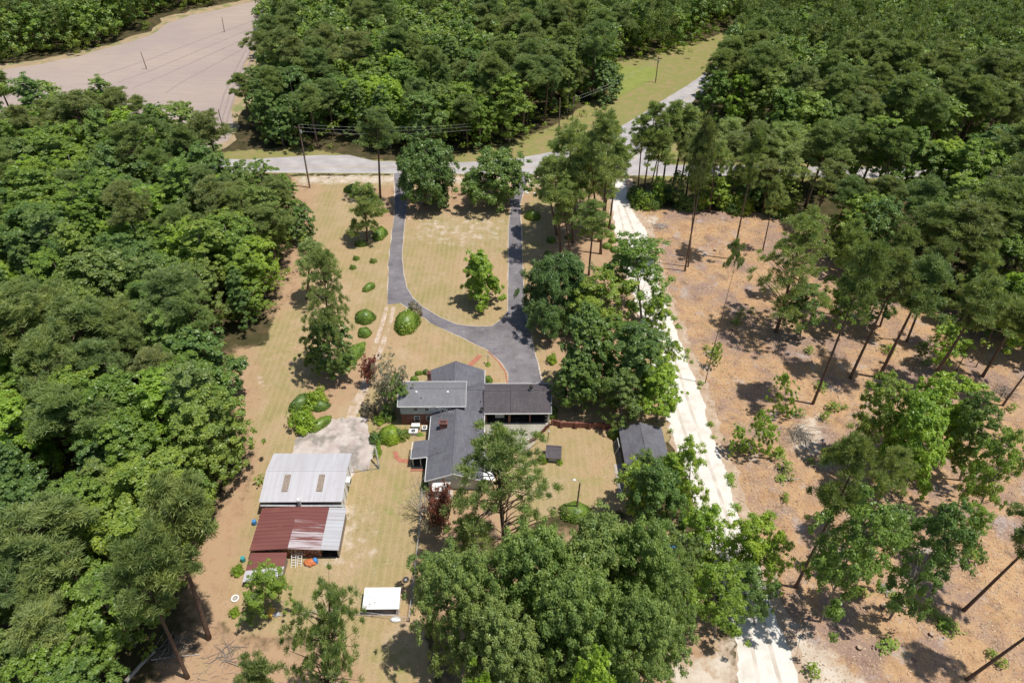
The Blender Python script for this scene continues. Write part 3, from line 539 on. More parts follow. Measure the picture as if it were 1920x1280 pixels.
b = MB().box(WX0 + .12, WX0 + .2, WY0 + .1, WY0 + .18, 0, 1.68); b.box(WX1 - .3, WX1 - .22, WY0 + .1, WY0 + .18, 0, 1.68); b.box(WX0 + .1, WX1 - .2, WY0 + .05, WY0 + .1, 1.55, 1.68); b.build('post', 'wood', wsh)
MB().box(WX0 + .05, WX1 - .1, WY0, WY1 - .3, 0, .05).build('floor', 'concrete', wsh)
# grey gabled outbuilding by the dirt road
OB = thing('grey_outbuilding', 'long grey gable-roofed outbuilding beside the white dirt road', 'outbuilding', (*HO, 0), HA)
b = MB().box(37.3, 43.7, -15.2, -3.7, 0, 2.5); b.build('wall', 'wood', OB)
b = MB(); [b.poly(q) for q in ([(37.3, -3.7, 2.5), (40.5, -3.7, 3.9), (43.7, -3.7, 2.5)][::-1], [(37.3, -15.2, 2.5), (43.7, -15.2, 2.5), (40.5, -15.2, 3.9)])]; b.build('gable', 'wood', OB)
roofy(36.85, 44.15, -15.6, -3.35, 2.6, 40.35, 4.0, 'shE', 'roof', OB, .12)
MB().box(37.26, 37.29, -14, -6, .1, 2.2).build('door', 'dark', OB)
MB().box(35.6, 37.2, -15, -9, -.02, .06).build('slab', 'concrete', OB)
# well house
x, y = HW(25.7, -7.4); wh = thing('well_house', 'tiny dark-roofed well house between two round bushes', 'well house', (x, y, 0), HA - rad(6))
MB().box(-.75, .75, -.95, .8, 0, 1.3).build('wall', 'siding', wh)
roofx(-1.3, 1.3, -1.35, 1.2, 1.3, .75, 1.95, 'shB', 'roof', wh, .08)

# ------------------------------------------------------------------ walls and fences
def stations(pts, z=0): return [Vector((*p, z)) for p in pts]
wl = thing('brick_garden_wall', 'low red brick wall with piers running right from the carport', 'wall')
W1 = [G(*p) for p in ((1033, 797), (1037, 795.5), (1042, 797.5), (1052, 800), (1080, 801), (1110, 802), (1160, 803))]
b = MB()
for a, c in zip(W1, W1[1:]):
    d = Vector((c[0] - a[0], c[1] - a[1])).normalized(); n = Vector((-d.y, d.x)) * .12
    b.slab([(a[0] + n.x, a[1] + n.y, 1.25), (a[0] - n.x, a[1] - n.y, 1.25), (c[0] - n.x, c[1] - n.y, 1.25), (c[0] + n.x, c[1] + n.y, 1.25)], 1.25)
b.build('wall_face', 'brickwall', wl)
for q in ((1052, 800.8), (1079, 802), (1105, 802.8), (1131, 803.5), (1155, 804)):
    x, y = G(*q); MB().box(x - .22, x + .22, y - .3, y + .25, 0, 1.4).build('pier', 'brickwall', wl)
rf = thing('red_picket_fence', 'red slatted fence slanting along the patio edge', 'fence')
W2 = [G(*p) for p in ((1029, 801), (1022, 808), (1012, 818), (1003, 826), (990, 833))]
b = MB()
for a, c in zip(W2, W2[1:]):
    L = math.dist(a, c); n = int(L / .17)
    for i in range(n):
        t = i / n; x = a[0] + (c[0] - a[0]) * t; y = a[1] + (c[1] - a[1]) * t; b.box(x - .05, x + .05, y - .02, y + .02, .08, 1.15)
b.build('pickets', 'brickwall', rf)
b = MB()
for z in (.35, .95): b.tube([(*p, z) for p in W2], .04, 4)
b.build('rail', 'brickwall', rf)
for p in W2: MB().box(p[0] - .09, p[0] + .09, p[1] - .09, p[1] + .09, 0, 1.35).build('post', 'white' if p in (W2[2], W2[4]) else 'brickwall', rf)
def wirefence(label, pts, h=1.3, step=2.6, mat='wood', name='wire_fence', r=.05, rails=(.12, .5, .9, 1.25)):
    f = thing(name, label, 'fence'); w = pg(pts); P_ = []
    for a, c in zip(w, w[1:]):
        n = max(1, int(math.dist(a, c) / step)); P_ += [(a[0] + (c[0] - a[0]) * i / n, a[1] + (c[1] - a[1]) * i / n) for i in range(n)]
    P_.append(w[-1]); rg = random.Random(3); b = MB()
    for p in P_:
        q = MB().cyl(0, 0, 0, h + rg.uniform(-.06, .1), r, 6).build('post', mat, f); q.location = (*p, 0); q.rotation_euler = (rg.uniform(-.04, .04), rg.uniform(-.04, .04), 0)
    for z in rails: b.tube([(*p, z * h / 1.3) for p in P_], .016 if z < 1.2 else .03, 4)
    b.build('wires', 'metal', f); return f
wirefence('long grey wire fence running down the back yard past the white shelter', [(792, 925), (791, 960), (786, 1010), (780, 1060), (774, 1110), (768, 1165)], 1.3, 2.2, 'wood', r=.09)
wirefence('low wire fence crossing in front of the white shelter', [(560, 1152), (640, 1150), (700, 1156), (768, 1165)], 1.1)
wirefence('short wire fence joining the pale barn to the wooden gatepost', [(664, 886), (690, 882), (712, 879)], 1.4, 1.6, 'metal')
wirefence('faint rail fence across the front lawn between the two round oaks', [(832, 358), (870, 359), (905, 360)], .9, 3.4, 'wood', 'rail_fence')
wirefence('weathered plank fence leaning along the outbuilding wall', [(1157, 845), (1166, 885), (1176, 930)], 1.1, 1.5, 'wood', 'plank_fence')
x, y = G(711, 879); gp = thing('gatepost', 'leaning thick grey gatepost at the end of the vine hedge', 'post', (x, y, 0)); b = MB().tube([(0, 0, 0), (-.25, .9, 2.2), (-.5, 1.6, 3.6)], [.16, .15, .13], 8).build('post', 'deadwood', gp)
# clothes swing frame by outbuilding
x, y = G(1157, 843); sw = thing('swing_frame', 'white tubular swing frame against the outbuilding', 'swing', (x, y, 0), .05)
b = MB()
for q in (-1.0, 1.0): b.tube([(-.6, q, 0), (0, q, 1.9), (.6, q, 0)], .045, 6)
b.tube([(0, -1, 1.9), (0, 1, 1.9)], .045, 6); b.build('frame', 'white', sw)
MB().box(-.25, .25, -.6, .6, .5, .56).build('seat', 'wood', sw); b = MB(); [b.tube([(0, q, 1.88), (0, q, .55)], .02, 4) for q in (-.55, .55)]; b.build('chain', 'metal', sw)

# ------------------------------------------------------------------ poles and wires
def pole(base, top, label, arm=0, r=.16, name='utility_pole', h=None):
    x, y = G(*base)
    hh = h or min((abs(PX(x, y, z / 10)[1] - top[1]), z / 10) for z in range(20, 250))[1]
    dx = (top[0] - PX(x, y, hh)[0]) / CF * ((Vector((x, y, hh - CH))).dot(_f))
    p = thing(name, label, 'pole', (x, y, 0), 0, 'utility poles' if name == 'utility_pole' else None); MB().tube([(0, 0, 0), (dx * .5, 0, hh * .5), (dx, 0, hh)], [r, r * .85, r * .7], 8).build('shaft', 'polewood', p)
    if arm:
        a = MB().box(dx - arm, dx + arm, -.06, .06, hh - .7, hh - .58).build('crossarm', 'polewood', p)
        for q in (-arm + .1, 0, arm - .1): MB().cyl(dx + q, 0, hh - .57, hh - .35, .05, 6).build('insulator', 'metal', a)
        MB().cyl(dx + .28, .0, hh - 2.1, hh - 1.3, .2, 10).build('transformer', 'metal', p)
    return (x + dx, y, hh)
pa = pole((581, 352), (560, 235), 'tall dark utility pole at the left corner of the front lawn', 1.1, .24)
pole((423, 260), (409, 205), 'utility pole at the near end of the bare field'); pole((275, 130), (264, 98), 'utility pole standing in the middle left of the bare field'); pole((421, 61), (416, 33), 'farthest utility pole in the bare field')
pb = pole((1229, 155), (1235, 106), 'utility pole with crossarm on the far grass verge by the bright meadow', 1.3, .19); pc = pole((1048, 246), (1050, 184), 'shorter bare utility pole against the dark wood', 0, .2); pd = pole((1073, 234), (1076, 182), 'slim utility pole at the left end of the verge')
def wires(label, a, c, offs, sag):
    b = MB()
    for o in offs:
        b.tube([(a[0] + (c[0] - a[0]) * t, a[1] + (c[1] - a[1]) * t + o * .5, a[2] + (c[2] - a[2]) * t - .6 + o * .6 - sag * 4 * t * (1 - t)) for t in [i / 10 for i in range(11)]], .022, 4)
    tag(b.build('overhead_wires', 'metal'), label, 'wires')
wires('overhead wires crossing the road behind the two round oaks', pa, (G(885, 290)[0], G(885, 290)[1], 9.0), (-1.2, 0, 1), 1.0); wires('overhead wires from the verge pole towards the dark wood', pb, pd, (-.6, .5), 1.2)
def yardlight():
    x, y = G(1080, 962); p = thing('yard_light', 'tall wooden yard light pole rising from the round bush', 'light pole', (x, y, 0))
    MB().tube([(0, 0, 0), (0, 0, 7.6)], [.14, .11], 8).build('shaft', 'polewood', p)
    a = MB().tube([(0, 0, 7.5), (-.3, .2, 7.8), (-.7, .3, 7.85)], .035, 6).build('arm', 'metal', p); MB().blob((-.85, .33, 7.8), (.28, .2, .14), 10, 6, 0).build('lamp_head', 'white', p, True)
yardlight()
def lamp(px, h, label):
    x, y = G(*px); p = thing('garden_lamp', label, 'lamp', (x, y, 0)); MB().cyl(0, 0, 0, h, .05, 8).build('post', 'dark', p)
    MB().tube([(0, 0, h), (0, 0, h + .12), (0, 0, h + .4), (0, 0, h + .5)], [.08, .12, .2, .04], 8).build('lantern', 'metal', p)
lamp((1027, 829), 2.4, 'dark lamp post beside the red slatted fence'); lamp((915, 682), 1.9, 'lamp post in the small flower bed at the brick path')
x, y = G(618, 334); mb = thing('mailbox', 'tiny dark mailbox on the roadside verge', 'mailbox', (x, y, 0)); MB().box(-.05, .05, -.05, .05, 0, 1.0).build('post', 'wood', mb); MB().box(-.12, .12, -.28, .28, 1.0, 1.25).build('box', 'dark', mb)

# ------------------------------------------------------------------ yard clutter
def ladder(px, w, L, lean, rz, label):
    x, y = G(*px); o = thing('ladder', label, 'ladder', (x, y, 0), rz, 'ladders leaning on the rusty shed')
    dy, dz = L * math.sin(lean), L * math.cos(lean)
    for sx in (-w / 2, w / 2): MB().tube([(sx, 0, 0), (sx, dy, dz)], .05, 4).build('rail', 'white', o)
    n = int(L / .34)
    for i in range(1, n): t = i / n; MB().tube([(-w / 2, dy * t, dz * t), (w / 2, dy * t, dz * t)], .045, 4).build('rung', 'white', o)
ladder((550, 1064), .62, 3.6, rad(55), rad(4), 'left of the two white ladders leaning on the rusty shed'); ladder((561, 1061), .55, 3.3, rad(52), rad(0), 'right of the two white ladders leaning on the rusty shed')
def lump(name, px, r, m, label, cat, seed=1, jit=.2):
    x, y = G(*px); o = MB().blob((0, 0, r[2] * .55), r, 14, 8, jit, seed).build(name, m, None, False); o.location = (x, y, 0); return tag(o, label, cat)
lump('tarp', (582, 1056), (.85, .55, .55), 'orange', 'crumpled orange tarp over a pile at the rusty shed wall', 'tarp', 3); lump('tarp', (592, 1053), (.45, .4, .6), 'blue', 'blue plastic sheet beside the crumpled orange tarp', 'tarp', 4)
lump('sack', (578, 1060), (.35, .25, .2), 'white', 'small pale sack in front of the crumpled orange tarp', 'sack', 5); lump('tarp', (509, 1149), (.55, .7, .4), 'yellow', 'yellow-orange sheet on the ground below the leafy shrub', 'tarp', 6)
lump('bucket_pile', (519, 1152), (.6, .35, .3), 'metal', 'grey junk heap right of the yellow-orange sheet', 'junk', 8); lump('water_tub', (742, 1162), (.75, .4, .35), 'white', 'white water tub by the wire fence below the shelter', 'tub', 9, .05)
lump('tarp', (1263, 1028), (1.0, .9, .7), 'blue', 'blue tarp glimpsed under the trees by the dirt road', 'tarp', 10)
def barrel(px, m, label, r=.33, h=.85):
    x, y = G(*px); o = thing('barrel', label, 'barrel', (x, y, 0)); MB().tube([(0, 0, 0), (0, 0, h * .3), (0, 0, h * .5), (0, 0, h * .7), (0, 0, h)], [r * .92, r, r * 1.04, r, r * .92], 12).build('body', m, o); MB().cyl(0, 0, h + .002, h + .03, r * .8, 12).build('lid', m, o)
barrel((478, 982), 'blue', 'blue barrel at the left wall of the rusty shed'); barrel((457, 1051), 'teal', 'teal barrel left of the small low shed'); barrel((379, 958), 'blue', 'blue barrel at the edge of the left woods', .35); barrel((386, 972), 'blue', 'pale blue barrel just below the one at the woods edge', .25, .5)
def torus(px, R_, r, m, label, name='tyre', cat='tyre'):
    x, y = G(*px); o = thing(name, label, cat, (x, y, 0)); b = MB(); n = 18
    for a in range(n):
        for c in range(8):
            t = 2 * math.pi * a / n; q = 2 * math.pi * c / 8; b.v.append(((R_ + r * math.cos(q)) * math.cos(t), (R_ + r * math.cos(q)) * math.sin(t), r + r * math.sin(q)))
    for a in range(n):
        for c in range(8): b.f.append((a * 8 + c, (a + 1) % n * 8 + c, (a + 1) % n * 8 + (c + 1) % 8, a * 8 + (c + 1) % 8))
    b.build('tread', m, o, True); MB().cyl(0, 0, .03, r * 1.1, R_ * .42, 12).build('hub', 'metal', o)
torus((761, 1087), .34, .14, 'rubber', 'dark tyre lying on the lawn above the white shelter'); torus((441, 1122), .45, .13, 'white', 'white painted tyre planter left of the leafy shrub', 'tyre_planter', 'planter')
def stones(px, n, label):
    x, y = G(*px); rg = random.Random(int(px[0]))
    for i in range(n):
        o = MB().blob((0, 0, .12), (rg.uniform(.2, .4), rg.uniform(.18, .3), .2), 8, 5, .15, i).build('boulder', 'white'); o.location = (x + rg.uniform(-1.6, 1.6), y + rg.uniform(-.6, .6), 0); tag(o, label, 'boulder', label)
stones((990, 361), 5, 'pale boulder ringing the low bush at the drive entrance')

# ------------------------------------------------------------------ foliage builders
def unit(a): return a / np.maximum(1e-9, np.linalg.norm(a, axis=1, keepdims=True))
def leaves(rng, cen, rc, per, size, asp=.6, outc=None, flat=.5, needle=False, droop=0):
    """small diamond leaves spread over the upper shells of many clumps"""
    n = len(cen) * per; C_ = np.repeat(cen, per, 0); R_ = np.repeat(rc, per)[:, None]
    d = unit(rng.normal(size=(n, 3))); out = unit(C_ - (cen.mean(0) if outc is None else outc))
    bad = (d * (out + [0, 0, .7])).sum(1) < -.25; d[bad] *= -1
    r = R_ * rng.uniform(.25, 1.15, (n, 1)); sc = np.array([1, 1, .8]); p = C_ + d * r * sc
    nrm = unit(d * .8 + out * .3 + np.array([0, 0, flat]) + rng.normal(size=(n, 3)) * .42)
    if needle:
        t = unit(d * 1.0 + [0, 0, .35] + rng.normal(size=(n, 3)) * .55); b = unit(np.cross(t, rng.normal(size=(n, 3))))
    else:
        t = unit(np.cross(nrm, rng.normal(size=(n, 3)))); t[:, 2] -= droop; b = unit(np.cross(nrm, t))
    s = size * rng.uniform(.6, 1.35, (n, 1)); a_ = t * s; b_ = b * s * asp
    V = np.stack([p - a_, p + b_, p + a_, p - b_], 1).reshape(-1, 3); return V
def leafmesh(name, V, m):
    me = bpy.data.meshes.new(name); F = np.arange(len(V)).reshape(-1, 4); fastmesh(me, V, F); me.materials.append(MT[m]); return me
def clumps(rng, n, R, z0, z1, prof, lob=.2, shell=.5):
    """clump centres through an uneven crown envelope; prof(t) is the relative radius at height t"""
    th = rng.uniform(0, 2 * math.pi, n); t = rng.uniform(0, 1, n) ** .9; ph = rng.uniform(0, 6.28, 4)
    lobes = 1 + lob * (np.sin(2 * th + ph[0] + 3 * t) * .6 + np.sin(3 * th + ph[1]) * .5 + np.sin(5 * th + ph[2] + 5 * t) * .35)
    rr = R * prof(t) * lobes * np.sqrt(rng.uniform(shell ** 2, 1, n)); return np.stack([rr * np.cos(th), rr * np.sin(th), z0 + (z1 - z0) * t], 1)
def trunkmesh(name, rng, H, r0, m, cen, nl, zl0, bend=.4, forks=1):
    b = MB(); off = rng.normal(size=2) * bend; top = H
    pts = [(off[0] * math.sin(t * 2.2) * t, off[1] * math.sin(t * 2.6) * t, top * t) for t in (0, .06, .25, .45, .65, .82, .95)]
    b.tube([(0, 0, -.3)] + pts[1:], [r0 * 1.25, r0, r0 * .86, r0 * .72, r0 * .55, r0 * .36, r0 * .12], 7)
    if len(cen) and nl:
        for c in cen[rng.choice(len(cen), min(nl, len(cen)), False)]:
            zz = max(zl0, min(c[2] - abs(c[0] + c[1]) * .25 - .8, top * .92)); tt = zz / top
            s = np.array([off[0] * math.sin(tt * 2.2) * tt, off[1] * math.sin(tt * 2.6) * tt, zz]); e = c
            q = s + (e - s) * .5 + [0, 0, .35]; b.tube([tuple(s), tuple(q), tuple(e)], [r0 * .34 * (1.2 - tt), r0 * .2, r0 * .05], 5)
    return b.mesh(name, m, True)
PR = {}
def proto(kind, H, R, seed, nc, rc, per, size, z0, prof, leafm, bark, r0, nl=10, zl0=None, lob=.2, shell=.5, asp=.6, flat=.5, needle=False, bend=.3, sub=0, droop=0):
    rng = np.random.default_rng(seed)
    if sub:
        lc = clumps(rng, nc // sub, R * .9, H * z0 + 1, H * .97 - rc, prof, lob, shell); lr = R * rng.uniform(.14, .36, len(lc)); d = unit(rng.normal(size=(nc // sub * sub, 3))); d[:, 2] = np.abs(d[:, 2]) * 1.1 - .3
        cen = np.repeat(lc, sub, 0) + d * np.repeat(lr, sub)[:, None] * rng.uniform(.5, 1, (len(d), 1)) ** .5 * [1, 1, .8]; nc = len(cen); cen += rng.normal(size=cen.shape) * .28; q = rng.random(nc) < .12; cen[q] += rng.normal(size=(q.sum(), 3)) * R * .13
    else: cen = clumps(rng, nc, R, H * z0, H * .97 - rc * .5, prof, lob, shell)
    rcs = rng.uniform(rc * .65, rc * 1.3, nc); V = leaves(rng, cen, rcs, per, size, asp, np.array([0, 0, H * (z0 * .6 + .4)]), flat, needle, droop)
    PR.setdefault(kind, []).append((trunkmesh(kind + '_trunk', rng, H * .93, r0, bark, cen, nl, H * (z0 if zl0 is None else zl0), bend), leafmesh(kind + '_crown', V, leafm), H, R))
rnd = lambda t: np.sqrt(np.clip(1 - (2 * (t - .42) / 1.16) ** 2, .05, 1)); dome = lambda t: np.clip(1.02 - t ** 2.3, .1, 1) ** .5; cone = lambda t: np.clip(1.05 - t, .06, 1) ** .75
pinep = lambda t: np.clip(np.sin(np.clip(t * .9 + .16, 0, 1) * math.pi) ** .6, .25, 1)
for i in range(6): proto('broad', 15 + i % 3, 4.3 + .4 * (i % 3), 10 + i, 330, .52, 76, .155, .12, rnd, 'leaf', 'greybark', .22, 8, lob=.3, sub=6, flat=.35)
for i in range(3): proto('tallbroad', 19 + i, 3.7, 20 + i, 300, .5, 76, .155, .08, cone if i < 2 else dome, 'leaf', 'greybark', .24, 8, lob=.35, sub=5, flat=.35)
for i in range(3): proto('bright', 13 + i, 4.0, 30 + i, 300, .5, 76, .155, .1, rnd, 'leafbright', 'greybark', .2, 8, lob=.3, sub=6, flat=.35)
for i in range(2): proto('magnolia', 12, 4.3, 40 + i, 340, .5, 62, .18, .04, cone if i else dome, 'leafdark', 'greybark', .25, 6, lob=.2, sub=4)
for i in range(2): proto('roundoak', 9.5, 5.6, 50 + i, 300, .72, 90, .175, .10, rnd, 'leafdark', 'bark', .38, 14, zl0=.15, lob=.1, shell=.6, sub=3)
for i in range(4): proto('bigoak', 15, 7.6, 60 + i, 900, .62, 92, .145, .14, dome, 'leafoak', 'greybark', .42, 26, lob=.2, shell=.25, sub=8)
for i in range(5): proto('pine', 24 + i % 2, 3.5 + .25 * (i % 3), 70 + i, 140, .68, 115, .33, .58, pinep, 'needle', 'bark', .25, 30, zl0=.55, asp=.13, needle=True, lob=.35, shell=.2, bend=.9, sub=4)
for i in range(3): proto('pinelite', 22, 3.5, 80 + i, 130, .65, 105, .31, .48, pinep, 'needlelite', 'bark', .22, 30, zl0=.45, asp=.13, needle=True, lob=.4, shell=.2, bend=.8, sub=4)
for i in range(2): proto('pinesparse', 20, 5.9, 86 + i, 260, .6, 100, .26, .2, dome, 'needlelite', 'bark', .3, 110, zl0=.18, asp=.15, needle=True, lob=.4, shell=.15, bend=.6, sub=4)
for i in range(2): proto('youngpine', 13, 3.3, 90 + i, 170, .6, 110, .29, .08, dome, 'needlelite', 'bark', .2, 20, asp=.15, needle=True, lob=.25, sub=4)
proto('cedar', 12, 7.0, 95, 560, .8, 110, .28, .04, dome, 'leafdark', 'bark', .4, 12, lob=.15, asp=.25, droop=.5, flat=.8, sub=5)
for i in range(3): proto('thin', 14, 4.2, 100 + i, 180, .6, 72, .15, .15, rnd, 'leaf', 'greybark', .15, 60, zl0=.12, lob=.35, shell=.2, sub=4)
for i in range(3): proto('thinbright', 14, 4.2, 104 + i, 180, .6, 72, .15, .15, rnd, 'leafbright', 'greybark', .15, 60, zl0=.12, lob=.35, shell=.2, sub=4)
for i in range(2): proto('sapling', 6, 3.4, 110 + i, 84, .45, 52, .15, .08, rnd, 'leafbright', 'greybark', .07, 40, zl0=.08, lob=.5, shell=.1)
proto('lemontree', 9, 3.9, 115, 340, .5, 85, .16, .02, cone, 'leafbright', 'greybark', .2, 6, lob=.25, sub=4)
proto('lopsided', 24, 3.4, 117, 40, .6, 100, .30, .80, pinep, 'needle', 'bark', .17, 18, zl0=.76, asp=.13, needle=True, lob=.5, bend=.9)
def bare(kind, H, R, seed, n, m, leafm=None, size=.1):
    rng = np.random.default_rng(seed); b = MB(); ends = []
    for i in range(n):
        a = rng.uniform(0, 6.28); e = Vector((R * math.cos(a) * rng.uniform(.4, 1), R * math.sin(a) * rng.uniform(.4, 1), H * rng.uniform(.45, 1)))
        q = e * .5 + Vector((0, 0, .3)); b.tube([(0, 0, H * .1), tuple(q), tuple(e)], [.09, .05, .015], 4); ends.append(e)
        for j in range(5):
            s = q.lerp(e, rng.uniform(0, .9)); f = s + Vector(rng.normal(size=3) * R * .22) + Vector((0, 0, .25)); b.tube([tuple(s), tuple(f)], [.03, .008], 3); ends.append(f)
    b.cyl(0, 0, -.1, H * .25, .14, 6, .1); c = None
    cen = np.array([tuple(e) for e in ends])
    c = leafmesh(kind + '_crown', leaves(rng, cen, np.full(len(cen), .42), 16 if leafm else 3, size), leafm or 'greyleaf')
    PR.setdefault(kind, []).append((b.mesh(kind + '_trunk', m), c, H, R))
bare('greytree', 7, 3.3, 5, 26, 'deadwood', 'greyleaf', .15); bare('deadtree', 6.5, 3.6, 6, 26, 'deadwood'); bare('redtree', 4.5, 2.0, 7, 26, 'greybark', 'redleaf', .15)

CNT = {}
rt_ = random.Random(11)
def tree(kind, x, y, h, name, label, group=None, rs=None, tilt=(0, 0), var=None, rz=None):
    L = PR[kind]; tm, cm, H, R = L[rt_.randrange(len(L)) if var is None else var % len(L)]
    s = h / H; r = s if rs is None else rs / R; e1 = rt_.uniform(.86, 1.14)
    o = bpy.data.objects.new(name, None); COL.objects.link(o); o.location = (x, y, 0); o.scale = (r * e1, r / e1, s)
    o.rotation_euler = (Matrix.Rotation(tilt[0], 3, 'Y') @ Matrix.Rotation(-tilt[1], 3, 'X') @ Matrix.Rotation(rt_.uniform(0, 6.28) if rz is None else rz, 3, 'Z')).to_euler()
    tag(o, label, 'tree', group); link('trunk', tm, o); link('crown', cm, o); CNT[name] = CNT.get(name, 0) + 1; return o
def TT(kind, base, top, name, label, rpx=None, group=None, var=None):
    """a tree standing at one photo point and reaching up to another: gives its height and its lean"""
    x, y = G(*base); h = min((abs(PX(x, y, z / 5)[1] - top[1]), z / 5) for z in range(10, 190))[1]
    dep = Vector((x, y, h - CH)).dot(_f); dx = (top[0] - PX(x, y, h)[0]) / CF * dep
    dx = max(-.35 * h, min(.35 * h, dx)); rs = None
    if rpx: rs = rpx / CF * Vector((x, y, h * .7 - CH)).dot(_f)
    return tree(kind, x, y, h / math.cos(math.atan(dx / h)), name, label, group, rs, (math.atan(dx / h), 0), var)

# bushes
BP = []
for i in range(3):
    rng = np.random.default_rng(200 + i); n = 2600; d = unit(rng.normal(size=(n, 3))); d[:, 2] = np.abs(d[:, 2]) * 1.0 - .12
    p = d * (1 + .05 * np.sin(d[:, :1] * 7 + i) + .05 * np.sin(d[:, 1:2] * 6)) * rng.uniform(.90, 1.07, (n, 1)); nr = unit(d + rng.normal(size=(n, 3)) * .6); t = unit(np.cross(nr, rng.normal(size=(n, 3)))); b_ = np.cross(nr, t); s = rng.uniform(.035, .085, (n, 1))
    V = np.stack([p - t * s, p + b_ * s * .7, p + t * s, p - b_ * s * .7], 1).reshape(-1, 3)
    c = MB().blob((0, 0, 0), (.93, .93, .93), 16, 10, .03, i); Vc = np.array(c.v); Vc[:, 2] = np.maximum(Vc[:, 2], -.15)
    me = bpy.data.meshes.new('bush_leaves'); F4 = [tuple(f) for f in np.arange(len(V)).reshape(-1, 4)]; me.from_pydata([tuple(v) for v in V] + [tuple(v) for v in Vc], [], F4 + [tuple(q + len(V) for q in f) for f in c.f]); me.materials.append(MT['hedge']); BP.append(me)
def variants(base, m): r = base.copy(); r.materials.clear(); r.materials.append(MT[m]); return r
BPD = [variants(b, 'leafdark') for b in BP]; BPB = [variants(b, 'leafbright') for b in BP]
# loose, leafy shrubs
SP = {}
for nm, m in (('leafy', 'leaf'), ('leafydark', 'leafdark'), ('leafybright', 'leafbright'), ('leafyred', 'redleaf'), ('leafygrey', 'greyleaf')):
    rng = np.random.default_rng(300 + len(nm)); cen = unit(rng.normal(size=(34, 3))) * rng.uniform(.3, .8, (34, 1)); cen[:, 2] = np.abs(cen[:, 2]) * .9
    SP[nm] = leafmesh('shrub_leaves', leaves(rng, cen, rng.uniform(.2, .36, 34), 75, .062, .6, np.zeros(3), .4), m)
def bush(px, w, label, h=None, d=None, rz=0, kind='clip', cat='bush', name='bush', group=None, z=0):
    """w, d, h: half width, half depth, height in metres"""
    x, y = G(*px); d = d or w; h = (h or w * .9) * (1.3 if 'clip' in kind or kind == 'dark' else 1.5)
    me = {'clip': BP, 'dark': BPD, 'brightclip': BPB}.get(kind); me = me[int(px[0]) % 3] if me else SP[kind]
    o = link(name, me); o.location = (x, y, z); o.scale = (w, d, h); o.rotation_euler = (0, 0, rad(rz)); return tag(o, label, cat, group)

# ------------------------------------------------------------------ trees that stand apart
DK = 'loblolly'
P_ = 'pine_tree'; B_ = 'broadleaf_tree'
TT('roundoak', (797, 384), (798, 262), 'oak_tree', 'left round dark oak covering the left drive entrance', 57, var=0)
TT('magnolia', (826, 388), (828, 345), B_, 'small round dark tree tucked under the left oak', 20)
TT('roundoak', (928, 384), (928, 284), 'oak_tree', 'right round dark oak beside the right drive entrance', 58, var=1)
TT('youngpine', (689, 452), (681, 342), P_, 'bushy young pine on the lawn left of the left drive', 34)
TT('pine', (713, 372), (706, 200), P_, 'tall pine between the main road and the left drive', 34)
TT('lemontree', (902, 570), (897, 478), B_, 'yellow-green pointed tree alone in the middle of the front lawn', 40)
TT('cedar', (1042, 604), (1046, 484), 'cedar_tree', 'wide dark drooping evergreen right of the right drive', 66)
TT('magnolia', (1108, 745), (1098, 585), 'magnolia_tree', 'large glossy magnolia right of the parking area', 58, var=0)
TT('broad', (1190, 760), (1195, 612), B_, 'full green tree between the magnolia and the white dirt road', 66, var=2)
TT('bright', (1232, 790), (1240, 690), B_, 'lower bright green tree overhanging the dirt road above the outbuilding', 42)
TT('thin', (1203, 598), (1185, 450), B_, 'airy tree leaning over the dirt road above the full green tree', 68)
TT('thin', (1140, 620), (1130, 505), B_, 'loose tree between the dark evergreen and the dirt road', 56)
TT('thinbright', (1225, 640), (1240, 555), B_, 'pale airy tree at the left edge of the dirt road', 28)
TT('thinbright', (1245, 700), (1262, 640), B_, 'small sunlit tree hanging over the dirt road near its middle', 24)
TT('broad', (1150, 722), (1146, 598), B_, 'full green tree just right of the large glossy magnolia', 50, var=1)
TT('bright', (1215, 730), (1222, 640), B_, 'sunlit full tree right above the dirt road bend by the magnolia', 44, var=0)
TT('broad', (1168, 798), (1166, 700), B_, 'green tree standing above the end of the brick garden wall', 42, var=4)
TT('magnolia', (1080, 770), (1074, 668), B_, 'dark low tree at the front left of the large magnolia', 40, var=0)
TT('thin', (1112, 615), (1095, 540), B_, 'loose tree tucked behind the wide dark evergreen', 44)
TT('pinesparse', (622, 700), (598, 465), P_, 'tall open pine left of the gravel track', 54)
TT('magnolia', (620, 705), (618, 590), B_, 'dark vine-covered tree under the tall open pine', 42, var=0)
TT('pinelite', (575, 560), (588, 450), P_, 'pale pine at the edge of the left woods beside the lawn', 38)
TT('magnolia', (562, 452), (566, 385), B_, 'glossy dark tree at the lawn edge of the left woods', 29, var=0)
TT('greytree', (722, 770), (732, 672), 'bare_tree', 'grey half-bare tree at the left corner of the house', 38)
TT('thin', (738, 775), (745, 705), B_, 'slim green tree against the left house wall', 26)
TT('redtree', (690, 722), (692, 670), 'red_leaved_tree', 'small purple-red leaved tree beside the gravel track', 16)
TT('deadtree', (795, 968), (796, 905), 'dead_tree', 'leafless silver tree on the wire fence below the porch', 38)
TT('redtree', (824, 1000), (822, 915), 'red_leaved_tree', 'rusty brown dying tree right of the leafless silver tree', 27)
TT('greytree', (808, 1012), (810, 970), 'bare_tree', 'short grey twiggy tree below the rusty brown dying tree', 20)
TT('thin', (498, 1150), (498, 1068), 'shrub_tree', 'leafy shrub-like tree hiding the small low shed', 42)
TT('thin', (472, 1165), (473, 1115), 'shrub_tree', 'dense low shrub tree below the leafy one by the tyre planter', 24)
TT('pinesparse', (948, 1060), (940, 806), P_, 'large open pine in front of the house wing', 100, var=0)
TT('pinesparse', (612, 1345), (612, 1105), P_, 'open pine in front of the lawn below the rusty shed', 82, var=1)
